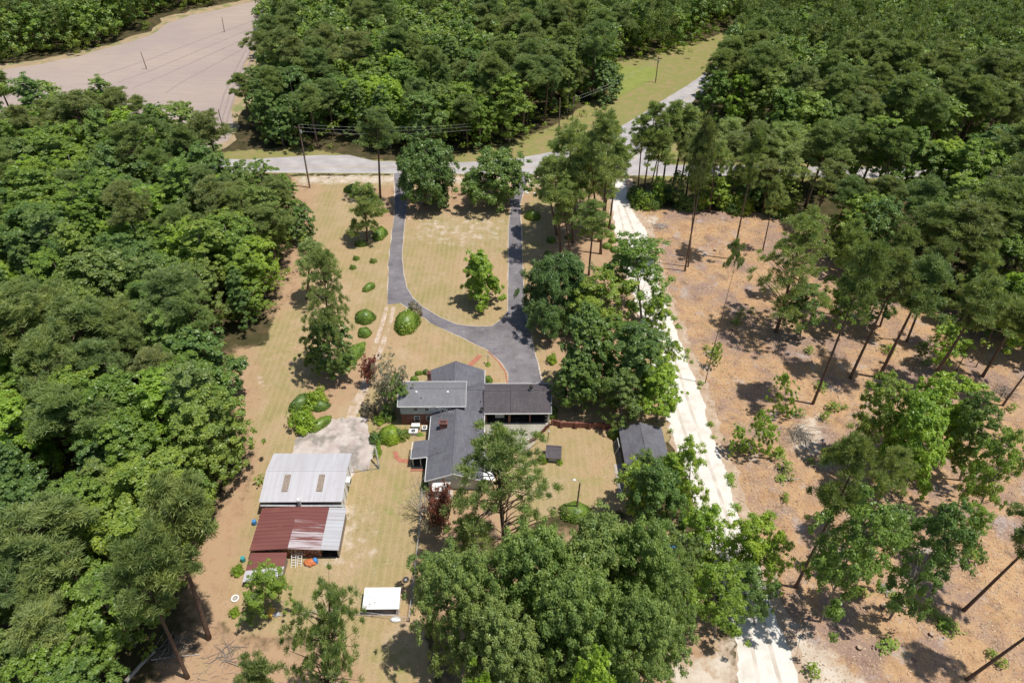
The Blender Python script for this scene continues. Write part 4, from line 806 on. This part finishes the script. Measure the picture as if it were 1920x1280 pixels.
TT('pinelite', (480, 1450), (478, 1225), P_, 'pine crown rising from the bottom edge, left of the open lawn pine', 46)
TT('pine', (392, 1196), (306, 905), P_, 'leaning pine with long bare trunk at the brushy corner', 78, var=0)
TT('pine', (352, 1270), (240, 1010), P_, 'leaning pine in the corner, second trunk from the lawn', 72, var=2)
TT('pinelite', (120, 1290), (52, 1140), P_, 'straggly pine in the bottom left corner of the photo', 62)
# clearing pines and trees
cl = [('pine', (1284, 508), (1332, 212), 32, 'tallest pine on the clearing nearest the dirt road junction'), ('pine', (1290, 500), (1318, 235), 28, 'twin pine just behind the tallest clearing pine'),
 ('pine', (1374, 486), (1425, 235), 36, 'tall pine at the top of the clearing, right of the tallest one'), ('lopsided', (1322, 718), (1388, 440), 22, 'very thin pine with a tiny tuft crown beside the dirt road'),
 ('pine', (1524, 757), (1652, 445), 52, 'long bare pine in the middle of the clearing'), ('pine', (1594, 709), (1702, 465), 46, 'second long bare pine right of the middle of the clearing'),
 ('pine', (1648, 708), (1760, 480), 66, 'broad-crowned pine left of the pair of thin pines'), ('pine', (1738, 727), (1870, 520), 58, 'forked dark pine right of the broad-crowned pine'),
 ('lopsided', (1792, 698), (1870, 540), 22, 'left of two very thin pines at the right edge of the clearing'), ('lopsided', (1830, 688), (1892, 545), 22, 'right of two very thin pines at the right edge of the clearing'),
 ('pine', (1842, 706), (1930, 560), 50, 'bare pine at the right edge of the photo above the bright cluster'),
 ('pine', (1492, 1101), (1622, 815), 66, 'round-crowned pine over the bottom of the clearing'), ('pine', (1706, 702), (1737, 640), 14, 'short thin pine between the broad-crowned pines'),
 ('pine', (1812, 1274), (2140, 1040), 60, 'pine trunk curving out of the bottom right corner'), ('pine', (1807, 1144), (2000, 960), 60, 'pine leaving the right edge of the photo above the corner one')]
cl += [('pinelite', (1565, 590), (1610, 400), 34, 'slender pine behind the big pale-limbed crown on the clearing'), ('pinelite', (1490, 560), (1528, 385), 30, 'slender pine at the back left of the pale-limbed crown'), ('pine', (1650, 612), (1712, 420), 36, 'slender pine behind the second long bare pine'),
 ('pine', (1700, 640), (1775, 445), 38, 'slender pine behind the broad-crowned pine'), ('pinelite', (1780, 655), (1862, 475), 36, 'slender pine behind the forked dark pine'), ('pinelite', (1430, 470), (1462, 330), 26, 'slim pine at the top right corner of the clearing'), ('pine', (1880, 760), (1990, 600), 40, 'pine at the right photo edge just above the pale slash pile'), ('pinelite', (1615, 1010), (1700, 830), 40, 'thin pine between the round-crowned pine and the bright cluster')]
for kd, b, t, r, lb in cl: TT(kd, b, t, P_, lb, r * .86)
cb = [('pinesparse', (1455, 622), (1525, 402), 74, 'big broadleaf tree with pale bare limbs on the upper clearing'), ('thin', (1500, 632), (1520, 530), 40, 'loose tree right under the big pale-limbed broadleaf'), ('thin', (1560, 620), (1600, 520), 40, 'loose tree beside the first long bare pine crown'),
 ('thin', (1625, 605), (1668, 520), 44, 'dark-stemmed tree in the middle of the clearing crowns'), ('thinbright', (1765, 690), (1785, 610), 36, 'sunlit small tree under the broad-crowned pine'),
 ('broad', (1662, 872), (1640, 700), 48, 'grey-green tree at the left end of the bright cluster'), ('bright', (1691, 925), (1745, 745), 62, 'bright green tree in the middle of the big cluster'), ('bright', (1760, 860), (1790, 710), 56, 'bright green tree at the top of the big cluster'),
 ('broad', (1800, 900), (1845, 730), 44, 'darker green tree at the right end of the bright cluster'), ('thin', (1820, 985), (1905, 800), 48, 'leaning leafy tree at the right photo edge below the cluster'), ('bright', (1700, 880), (1690, 790), 40, 'low bright tree at the front of the big cluster'),
 ('thin', (1537, 1165), (1652, 920), 76, 'leaning oak with a long side limb on the lower clearing'), ('thin', (1600, 1075), (1690, 950), 52, 'full crown right of the leaning oak'), ('thin', (1667, 1161), (1800, 950), 60, 'forked leaning tree right of the leaning oak'),
 ('thin', (1745, 1060), (1850, 950), 40, 'small crown between the forked tree and the photo edge'),
 ('sapling', (1440, 850), (1428, 770), 30, 'sprawling sapling on the clearing beside the dirt road'), ('sapling', (1395, 850), (1385, 800), 26, 'dense sapling at the right edge of the dirt road'), ('sapling', (1475, 780), (1470, 700), 24, 'upper sapling of the sprawling roadside group'), ('sapling', (1335, 690), (1350, 640), 12, 'small sprouting sapling beside the very thin pine')]
for kd, b, t, r, lb in cb: TT(kd, b, t, B_ if kd != 'sapling' else 'sapling', lb, r)
# pines round the road junction
g1 = 'pines left of the dirt road entrance'
for b, t, r in [((1074, 455), (1062, 235), 34), ((1052, 484), (1035, 290), 34), ((1070, 486), (1058, 330), 26), ((1104, 516), (1112, 365), 26), ((1126, 476), (1135, 205), 36), ((1123, 453), (1100, 262), 36), ((1142, 430), (1160, 260), 28), ((1077, 410), (1082, 215), 28), ((1133, 413), (1148, 215), 32), ((1044, 440), (1022, 305), 28), ((1100, 400), (1125, 240), 28), ((1060, 400), (1040, 260), 24), ((1092, 440), (1085, 285), 28), ((1116, 396), (1118, 290), 26), ((1050, 420), (1062, 300), 26), ((1128, 440), (1140, 300), 26)]:
    TT('pinelite', b, t, P_, 'pale pine in the open stand left of the dirt road entrance', r * 1.22, g1)
g2 = 'pines right of the dirt road entrance'
for b, t, r in [((1195, 367), (1208, 205), 22), ((1205, 370), (1232, 186), 24), ((1216, 372), (1250, 200), 22), ((1240, 362), (1268, 186), 30), ((1258, 362), (1302, 195), 32), ((1275, 360), (1290, 215), 26), ((1300, 385), (1325, 260), 28), ((1330, 397), (1350, 262), 26), ((1350, 330), (1378, 216), 32), ((1385, 385), (1400, 262), 26), ((1415, 352), (1450, 255), 32), ((1450, 330), (1480, 225), 34), ((1470, 395), (1490, 270), 32), ((1430, 400), (1445, 300), 26), ((1500, 352), (1532, 248), 32), ((1545, 356), (1580, 250), 34), ((1590, 352), (1630, 255), 32), ((1640, 356), (1682, 258), 34), ((1690, 354), (1738, 262), 32), ((1225, 380), (1240, 250), 24), ((1285, 378), (1305, 240), 26), ((1360, 372), (1385, 245), 28), ((1400, 352), (1425, 225), 28)]:
    TT('pine' if t[0] % 2 else 'pinelite', b, t, P_, 'slim pine in the row right of the dirt road entrance', r * 1.2, g2)
rr = random.Random(5)
for i, (b, t, r, kd) in enumerate([((1312, 385), (1318, 318), 22, 'thin'), ((1345, 392), (1350, 330), 24, 'thinbright'), ((1372, 384), (1380, 318), 22, 'thin'), ((1402, 392), (1410, 318), 26, 'broad'), ((1436, 384), (1448, 306), 26, 'thin'), ((1460, 402), (1475, 330), 30, 'broad'), ((1232, 384), (1236, 330), 16, 'thinbright'), ((1268, 386), (1272, 322), 18, 'thin')]):
    TT(kd, b, t, B_, 'low leafy tree filling in between the slim roadside pines', r, 'low leafy trees between the roadside pines')
for i in range(22):
    u = 1192 + i * 13; v = 375 + 12 * math.sin(i) + i * .8
    bush((u, v), rr.uniform(2.2, 3.6), 'dark undergrowth bush at the foot of the roadside pine row', rr.uniform(2, 4), kind='leafy' if i % 2 else 'leafydark', group='undergrowth below the roadside pines')
# big trees along the bottom
bt = [('thinbright', (1262, 975), (1262, 858), 40, 'leafy tree at the road side of the grey outbuilding'), ('thin', (1222, 945), (1210, 850), 38, 'airy tree with its crown over the lower half of the outbuilding roof'), ('bigoak', (1005, 1225), (996, 1000), 105, 'huge grey-green oak at the left of the bottom canopy'), ('bigoak', (1118, 1190), (1118, 992), 101, 'grey-green oak just below the yard light'), ('bigoak', (1210, 1220), (1215, 1000), 88, 'grey-green oak at the right of the bottom canopy'),
 ('bigoak', (880, 1240), (858, 1045), 84, 'spreading oak beside the white shelter'), ('bigoak', (1080, 1300), (1080, 1090), 103, 'oak in the middle of the bottom canopy'), ('bigoak', (1195, 1330), (1195, 1130), 88, 'oak at the lower right of the bottom canopy'),
 ('bigoak', (960, 1330), (935, 1150), 92, 'pale-limbed oak low in the bottom canopy'), ('bright', (1110, 1460), (1110, 1235), 66, 'bright yellow-green tree at the bottom photo edge'), ('bright', (905, 1480), (905, 1262), 44, 'yellow-green treetop just left along the bottom edge'),
 ('broad', (1240, 1035), (1228, 874), 58, 'green tree over the lower end of the grey outbuilding'), ('thinbright', (1212, 975), (1196, 868), 44, 'pale green tree in front of the outbuilding roof'), ('thinbright', (1290, 965), (1295, 822), 40, 'slender airy tree in the dirt road edge by the outbuilding'),
 ('thinbright', (1330, 1090), (1330, 950), 54, 'airy tree over the dirt road below the slender one'), ('thinbright', (1395, 1110), (1420, 965), 56, 'airy tree spreading right across the dirt road'), ('thin', (1340, 1190), (1345, 1055), 57, 'lower airy tree at the left side of the dirt road'), ('thin', (1415, 1170), (1400, 1065), 44, 'lowest airy tree over the dirt road'), ('thin', (1290, 1120), (1270, 990), 51, 'airy tree between the bottom canopy and the dirt road'),
 ('pinelite', (878, 1085), (872, 965), 34, 'scrubby pine left of the large open pine'), ('thin', (820, 1120), (805, 1040), 40, 'dark loose tree above the spreading oak'), ('thinbright', (1440, 1130), (1455, 1000), 34, 'small leafy tree on the right edge of the dirt road')]
for kd, b, t, r, lb in bt: TT(kd, b, t, {'bigoak': 'oak_tree', 'pinelite': P_}.get(kd, B_), lb, r)

# ------------------------------------------------------------------ bushes and hedges
bs = [((662, 358), 2.3, 'oval clipped bush at the top left of the lawn', 1.4, 1.7, 0, 'clip'), ((713, 441), 1.6, 'clipped oval bush right of the young pine', 1.5, 2.6, -10, 'clip'), ((677, 459), 1.4, 'low clipped bush below the young pine', 1.0, 1.0, 0, 'clip'), ((721, 397), 1.2, 'low faint shrub beside the left drive', .8, .9, 0, 'leafy'),
 ((668, 486), .85, 'small round shrub, upper left of three on the lawn', .9, None, 0, 'leafy'), ((700, 491), .95, 'small round shrub, right one of three on the lawn', .9, None, 0, 'leafy'), ((662, 503), .85, 'small round shrub, lower left of three on the lawn', .9, None, 0, 'leafy'),
 ((692, 540), 1.0, 'slanting oval clipped bush above the big round one', .9, 1.7, -35, 'clip'), ((685, 598), 2.0, 'big round clipped bush left of the gravel track', 1.7, 1.9, 0, 'clip'), ((684, 626), 1.35, 'smaller clipped bush under the big round one', 1.2, None, 0, 'clip'),
 ((661, 668), 1.5, 'long slanting clipped hedge by the gravel track', 1.2, 4.2, -22, 'clip'), ((764, 608), 2.4, 'tall dark oval hedge bush beside the drive', 2.3, 3.4, -10, 'clip'), ((777, 590), 1.7, 'loose grey-green shrub growing out of the oval hedge bush', 2.8, 2.2, 0, 'leafygrey'),
 ((998, 408), 1.9, 'large bright clipped bush right of the right drive', 1.6, 1.6, 0, 'clip'), ((990, 357), 1.4, 'low bush in the stone ring at the drive entrance', .8, .9, 0, 'leafy'), ((1033, 452), 1.0, 'small round bush under the open pine stand', 1.0, None, 0, 'clip'), ((1027, 476), .7, 'smallest round bush under the open pine stand', .7, None, 0, 'clip'),
 ((1034, 678), 1.35, 'round shrub on the strip right of the parking area', 1.7, None, 0, 'leafybright'), ((596, 752), 2.4, 'upper round leafy bush above the concrete pad', 2.6, None, 0, 'leafybright'), ((570, 797), 3.1, 'largest round leafy bush left of the concrete pad', 3.6, None, 0, 'leafybright'),
 ((566, 758), 1.5, 'clipped hedge behind the largest leafy bush', 1.6, 2.4, -40, 'dark'), ((598, 762), 1.9, 'dark clipped skirt below the upper round leafy bush', 1.1, 1.3, 0, 'dark'), ((602, 796), 1.0, 'low slanting hedge at the corner of the concrete pad', 1.0, 2.3, -38, 'clip'),
 ((690, 775), 1.7, 'brownish bush at the left corner of the house', 2.0, None, 0, 'leafygrey'), ((712, 790), 1.3, 'small leafy bush beside the brownish one', 1.4, None, 0, 'leafybright'), ((726, 785), 1.5, 'dark green bush against the left house wall', 1.8, None, 0, 'leafydark'),
 ((733, 820), 1.9, 'bright round bush left of the air conditioners', 2.0, None, 0, 'brightclip'), ((753, 818), 1.6, 'green bush between the bright round one and the air conditioners', 1.7, None, 0, 'leafy'), ((706, 826), 1.6, 'dark leafy bush at the pad end of the house bushes', 1.7, None, 0, 'leafydark'),
 ((709, 848), .8, 'vine-covered hedge running down to the gatepost', 1.6, 1.8, 8, 'leafybright'), ((777, 713), .75, 'round clipped bush left of the upper chimney', .8, None, 0, 'clip'), ((783, 701), .5, 'small clipped bush behind the round one at the rear wing', .6, None, 0, 'clip'), ((789, 700), .45, 'tiny clipped bush by the rear wing corner', .5, None, 0, 'clip'), ((799, 699), .6, 'small dark clipped bush touching the rear wing', .7, None, 0, 'dark'),
 ((915, 715), .85, 'round clipped bush in the nook beside the carport roof', 1.1, None, 0, 'clip'), ((915, 684), .7, 'little plant at the foot of the garden lamp', .4, None, 0, 'leafybright'), ((1037, 771), .75, 'upper of two round bushes at the carport end', .9, None, 0, 'clip'), ((1037, 782), .75, 'lower of two round bushes at the carport end', .8, None, 0, 'clip'),
 ((1151, 816), 1.05, 'round clipped bush at the end of the brick garden wall', 1.3, None, 0, 'clip'), ((1018, 864), .8, 'round clipped bush left of the well house', 1.3, None, 0, 'clip'), ((1049, 868), .7, 'bright leafy bush right of the well house', .8, None, 0, 'leafybright'), ((1078, 962), 2.4, 'wide clipped bush round the yard light pole', 1.5, 1.9, 0, 'clip'),
 ((447, 1072), 1.1, 'round green bush left of the small low shed', 1.4, None, 0, 'leafybright'), ((441, 1150), .9, 'bright bush below the white tyre planter', 1.2, None, 0, 'leafybright'), ((800, 918), 1.3, 'dark bush at the end of the front wing', 1.3, None, 0, 'leafydark'), ((787, 815), .9, 'grassy patch plant below the air conditioners', .3, .5, 0, 'leafybright')]
for px, w, lb, h, d, rz, kd in bs: bush(px, w, lb, h, d, rz, kd)
for i, px in enumerate([(1137, 423), (1147, 428), (1143, 441), (1148, 453), (1138, 463), (1153, 470), (1066, 447), (1117, 430)]):
    bush(px, (.95, .85, 1.15, .9, 1.1, 1.1, .8, .8)[i], 'small round clipped bush in the row along the dirt road entrance', .9, group='clipped bushes along the dirt road entrance')
for i in range(70):
    u = rr.uniform(1290, 1900); v = rr.uniform(560, 1270)
    if u < 1330 + (v - 700) * .33: continue
    x_, y_ = G(u, v); tree('sapling', x_, y_, rr.uniform(.7, 2.2), 'sprout', 'small green sprout growing through the wood chips of the clearing', 'sprouts on the clearing', rr.uniform(.4, 1.5))['category'] = 'sprout'

for i in range(46):
    t_ = rr.random(); P0 = (DR_L if i % 2 else DR_R); q = 2 + t_ * 10; a_, b_2 = P0[int(q)], P0[int(q) + 1]; f_ = q % 1
    x_, y_ = G(a_[0] + (b_2[0] - a_[0]) * f_ + rr.uniform(0, 7) * (-1 if i % 2 else 1), a_[1] + (b_2[1] - a_[1]) * f_)
    tree('sapling', x_, y_, rr.uniform(.35, 1.0), 'weed_clump', 'small weed clump on the sandy edge of the white dirt road', 'weeds along the dirt road', rr.uniform(.3, .9))['category'] = 'weed'

# ------------------------------------------------------------------ the woods
zones = [
 ('W', [(-900, 150), (0, 138), (130, 150), (230, 150), (300, 168), (350, 195), (385, 232), (405, 230), (408, 268), (440, 300), (470, 296), (555, 335), (572, 420), (585, 440), (560, 500), (548, 560), (515, 600), (505, 645), (442, 652), (438, 740), (470, 820), (478, 880), (462, 935), (402, 980), (398, 1060), (385, 1120), (340, 1160), (260, 1500), (-1500, 1700), (-1500, 300)],
  'woods left of the lawn'),
 ('N', [(560, -500), (480, 40), (486, 90), (445, 150), (424, 210), (420, 262), (440, 282), (540, 284), (600, 288), (690, 292), (750, 300), (860, 302), (1045, 248), (1150, 190), (1152, 128), (1225, 122), (1330, 80), (1385, 40), (1420, -20), (1500, -500)], 'woods between the field and the diagonal road'),
 ('E', [(1425, -500), (1378, 60), (1312, 150), (1292, 200), (1320, 245), (1460, 298), (1500, 322), (2200, 335), (2200, 345), (1425, 344), (1405, 400), (1465, 420), (1520, 470), (1600, 530), (1700, 575), (1800, 625), (1930, 700), (2300, 820), (3200, 800), (3000, -500)], 'woods right of the diagonal road'),
 ('F', [(-900, 100), (0, 128), (110, 110), (200, 88), (285, 60), (312, 34), (365, 22), (440, 6), (500, -14), (560, -500), (-900, -500)], 'woods beyond the bare field')]
wr = np.random.default_rng(42)
cand = []
polys = {z[0]: np.array(z[1], float) for z in zones}
gx, gy = np.meshgrid(np.arange(-330, 360, 6.3), np.arange(22, 440, 6.3)); gx = gx.ravel() + wr.uniform(-2.4, 2.4, gx.size); gy = gy.ravel() + wr.uniform(-2.4, 2.4, gy.size)
pines = []; broads = []; far = []
for x, y in zip(gx, gy):
    h = wr.uniform(13, 21); b = PX(x, y, 0); m = PX(x, y, h * .6); t = PX(x, y, h)
    if t[0] < -140 or m[0] < -110 or m[0] > 2030 or t[1] > 1420 or t[1] < -150 and b[1] < -90: continue
    for zn, _, zl_ in zones:
        pl = polys[zn]; sb, sm, st = sdist(np.array([b, m, t]), pl)
        R = 3.6 / (math.dist((x, y, 0), (0, 0, CH))) * CF
        if sb < R * .35 or sm < R * .55 or st < -R * .1: continue
        if zn == 'E' and y < 232 and abs(b[1] - 322) < 14: continue
        pn = mnoise.noise(Vector((x * .04, y * .04, 3))) + wr.normal() * .27
        isp = pn > {'W': .20, 'N': .18, 'E': -.10, 'F': .05}[zn]
        if zn == 'N' and m[0] > 900: isp = pn > -.1
        if zn == 'W' and b[1] > 900: isp = pn > .5
        (pines if isp else broads).append((x, y, h, zn, zl_, b)); break
vis = lambda q: math.dist(q[:2], (0, 40))
pines.sort(key=vis); broads.sort(key=vis)
def place(zn, b):
    u, v = b
    if zn == 'W': return 'left woods ' + ('along the bare field' if v < 330 else 'near the road' if v < 450 else 'beside the front lawn' if v < 620 else 'level with the house' if v < 820 else 'beside the barns' if v < 1040 else 'at the bottom left corner')
    if zn == 'N': return 'far woods ' + ('beside the bare field' if u < 620 else 'behind the round oaks' if u < 950 else 'along the diagonal road') + (', front' if v > 200 else ', back')
    if zn == 'E': return 'right woods ' + ('behind the main road' if v < 320 else 'between road and clearing' if v < 480 else 'above the clearing') + (', left part' if u < 1560 else ', right part')
    return 'woods beyond the bare field'
CAPP = 300 - CNT.get(P_, 0) - 2; CAPB = 300 - CNT.get(B_, 0) - 2
for lst, cap, pine in ((pines, CAPP, 1), (broads, CAPB, 0)):
    for i, (x, y, h, zn, zl_, b) in enumerate(lst):
        tl = (wr.normal() * .02, wr.normal() * .02)
        if i >= cap: far.append((x, y, h, pine, zn)); continue
        pl = place(zn, b)
        if pine: tree('pine', x, y, h * 1.2, P_, 'olive-green pine crown in the ' + pl, 'pines in the ' + pl, h * wr.uniform(.24, .30), tl)
        else:
            kd = ['broad', 'broad', 'tallbroad', 'bright'][int(wr.integers(0, 4))]
            if kd == 'bright' and wr.random() < .4: kd = 'broad'
            if kd == 'broad' and wr.random() < .08: kd = 'magnolia'
            ad = {'broad': 'rounded green broadleaf', 'tallbroad': 'pointed green broadleaf', 'bright': 'bright yellow-green broadleaf', 'magnolia': 'dark glossy broadleaf'}[kd]
            tree(kd, x, y, h * (1.08 if kd == 'tallbroad' else .95 if kd != 'magnolia' else .75), B_, ad + ' crown in the ' + pl, ad + ' trees in the ' + pl, h * wr.uniform(.26, .36) * (.8 if kd == 'tallbroad' else 1), tl)
# the farthest wood reads as one mass
def farmesh(sel, nm, m, needle, label):
    m += 'far'
    if not sel: return
    Vs = []
    for (x, y, h, p, zn) in sel:
        rng = np.random.default_rng(int(abs(x) * 7 + y)); 
        if needle: cen = clumps(rng, 30, h * .24, h * .45, h * 1.12, pinep, .3, .3)
        else: cen = clumps(rng, 34, h * .27, h * .12, h * .95, rnd, .28, .5)
        V = leaves(rng, cen, rng.uniform(.8, 1.5, len(cen)), 42, .62 if needle else .42, .2 if needle else .6, np.array([0, 0, h * .5]), .5, needle); Vs.append(V + [x, y, 0])
    o = link(nm, leafmesh(nm, np.concatenate(Vs), m)); tag(o, label, 'wood', None, 'stuff')
farmesh([f for f in far if f[3]], 'distant_pine_wood', 'needle', True, 'distant pine wood along the top of the photo'); farmesh([f for f in far if not f[3]], 'distant_broadleaf_wood', 'leaf', False, 'distant broadleaf wood along the top of the photo')
# undergrowth between the trunks
allt = np.array([q[:2] for q in pines + broads]); uc = np.concatenate([np.repeat(allt, 5, 0) + wr.normal(size=(len(allt) * 5, 2)) * 2.6, wr.uniform(.1, 4.2, (len(allt) * 5, 1))], 1)
ur = wr.uniform(.8, 1.6, len(uc)); ug = leafmesh('undergrowth', leaves(wr, uc, ur, 34, .30, .6, np.array([0, 40, -60.]), .6), 'leaf')
tag(link('undergrowth', ug), 'dark leafy undergrowth on the floor of the woods', 'undergrowth', None, 'stuff')
# brush piles and stumps on the cleared ground
def brush(px, w, h, n, label, m='deadwood'):
    x, y = G(*px); rg = random.Random(int(px[0])); b = MB()
    for i in range(n):
        a = rg.uniform(0, math.pi); L = rg.uniform(.5, 1.0) * w; cx, cy = rg.gauss(0, w * .4), rg.gauss(0, w * .3); z = rg.uniform(.03, h)
        b.tube([(cx - L * math.cos(a), cy - L * math.sin(a), z), (cx, cy, z + rg.uniform(0, .25)), (cx + L * math.cos(a), cy + L * math.sin(a), max(.03, z + rg.uniform(-.3, .3)))], [rg.uniform(.02, .07), rg.uniform(.03, .06), .01], 4)
    o = b.build('brush_pile', m); o.location = (x, y, 0); tag(o, label, 'brush pile')
brush((1500, 815), 2.4, .5, 60, 'grey brush pile on the ashy patch in the middle of the clearing', 'greybark'); brush((1880, 735), 2.2, .8, 45, 'pale slash pile at the right photo edge of the clearing', 'wood'); brush((1545, 872), 1.6, .4, 35, 'small heap of sticks below the ashy patch'); brush((1398, 838), 1.5, .4, 30, 'twiggy heap under the roadside saplings', 'greybark')
brush((1240, 425), 1.5, .4, 30, 'low twig heap at the top corner of the clearing'); brush((330, 1210), 2.4, .5, 32, 'tangled grey slash under the two leaning pines', 'greybark'); brush((425, 1225), 1.6, .3, 26, 'scattered sticks right of the first leaning pine', 'wood'); brush((1640, 1010), 1.2, .3, 22, 'small stick heap behind the leaning oak trunk', 'bark'); brush((1660, 1105), 1.1, .3, 22, 'stick heap between the two lower leaning trunks')
for px, r in (((1655, 1137), .35), ((1420, 560), .3), ((1560, 905), .3), ((1375, 620), .28), ((1745, 1190), .3), ((1610, 1215), .32), ((1340, 470), .3)):
    x, y = G(*px); t_ = thing('tree_stump', 'cut stump on the cleared ground', 'stump', (x, y, 0), 0, 'cut stumps on the clearing'); MB().tube([(0, 0, -.05), (0, 0, .12), (0, 0, .4)], [r * 1.35, r * 1.05, r], 10).build('bark', 'bark', t_); MB().cyl(0, 0, .403, .42, r * .93, 10).build('cut_face', 'shoulder', t_)
# chips, twigs and litter
def litter(name, label, poly, n, smin, smax, asp, cols, seed, excl=None):
    rng = np.random.default_rng(seed); w = np.array(pg(poly)); lo, hi = w.min(0), w.max(0); lo = np.maximum(lo, [-90, 30]); hi = np.minimum(hi, [150, 240])
    q = rng.uniform(lo, hi, (n * 3, 2)); q = q[sdist(q, w) > .5][:n]; m_ = len(q)
    a = rng.uniform(0, math.pi, m_); s = rng.uniform(smin, smax, (m_, 1)); tt = np.stack([np.cos(a), np.sin(a), rng.normal(size=m_) * .12], 1) * s; bb = np.stack([-np.sin(a), np.cos(a), rng.normal(size=m_) * .3], 1) * s * asp
    c3 = np.concatenate([q, np.full((m_, 1), .07)], 1); V = np.stack([c3 - tt - bb, c3 + tt - bb, c3 + tt + bb, c3 - tt + bb], 1).reshape(-1, 3)
    k = N(name); k.col(k.ramp(k.noise(1.7, 4, .8), [(.35 + .3 * i / max(1, len(cols) - 1), c) for i, c in enumerate(cols)])); k.rough(.9); MT[name] = k.m
    tag(link(name, leafmesh(name, V, name)), label, 'litter', None, 'stuff')
litter('wood_chips', 'pale wood chips and splinters scattered over the clearing', CHIP, 30000, .05, .20, .3, [(.60, .42, .25), (.70, .55, .38), (.25, .15, .10), (.52, .36, .22)], 1)
litter('fallen_twigs', 'pale twigs and sticks lying on the clearing', CHIP, 420, .3, 1.0, .035, [(.52, .45, .38), (.20, .15, .12), (.60, .55, .5)], 2)
litter('brush_debris', 'grey branches and slash strewn in the bottom left corner', [(380, 1160), (470, 1185), (470, 1500), (250, 1500), (300, 1200)], 260, .12, .7, .05, [(.36, .28, .22), (.20, .14, .11), (.52, .44, .38)], 3)
litter('lawn_leaves', 'dry leaves sprinkled over the lawn', LAWN, 9000, .04, .10, .6, [(.55, .42, .26), (.36, .27, .14), (.30, .25, .10)], 4)
def log(px, L, r, a, label, m='deadwood'):
    x, y = G(*px); o = MB().tube([(-L / 2, 0, r), (0, .1, r * 1.2), (L / 2, 0, r)], [r, r * .9, r * .6], 7).build('fallen_log', m); o.location = (x, y, 0); o.rotation_euler = (0, 0, rad(a)); tag(o, label, 'log')
log((265, 1250), 4.5, .27, 62, 'thick pale broken log in the bottom left corner'); log((330, 1232), 6, .1, 8, 'thin pale log lying across the brush in the corner'); log((170, 1168), 5, .12, -40, 'thin dead branch in the left woods edge'); log((1620, 830), 5, .1, -35, 'thin grey log on the pinkish bare patch of the clearing', 'greybark'); log((1480, 900), 4, .09, 10, 'slender fallen stem near the dirt road bend')
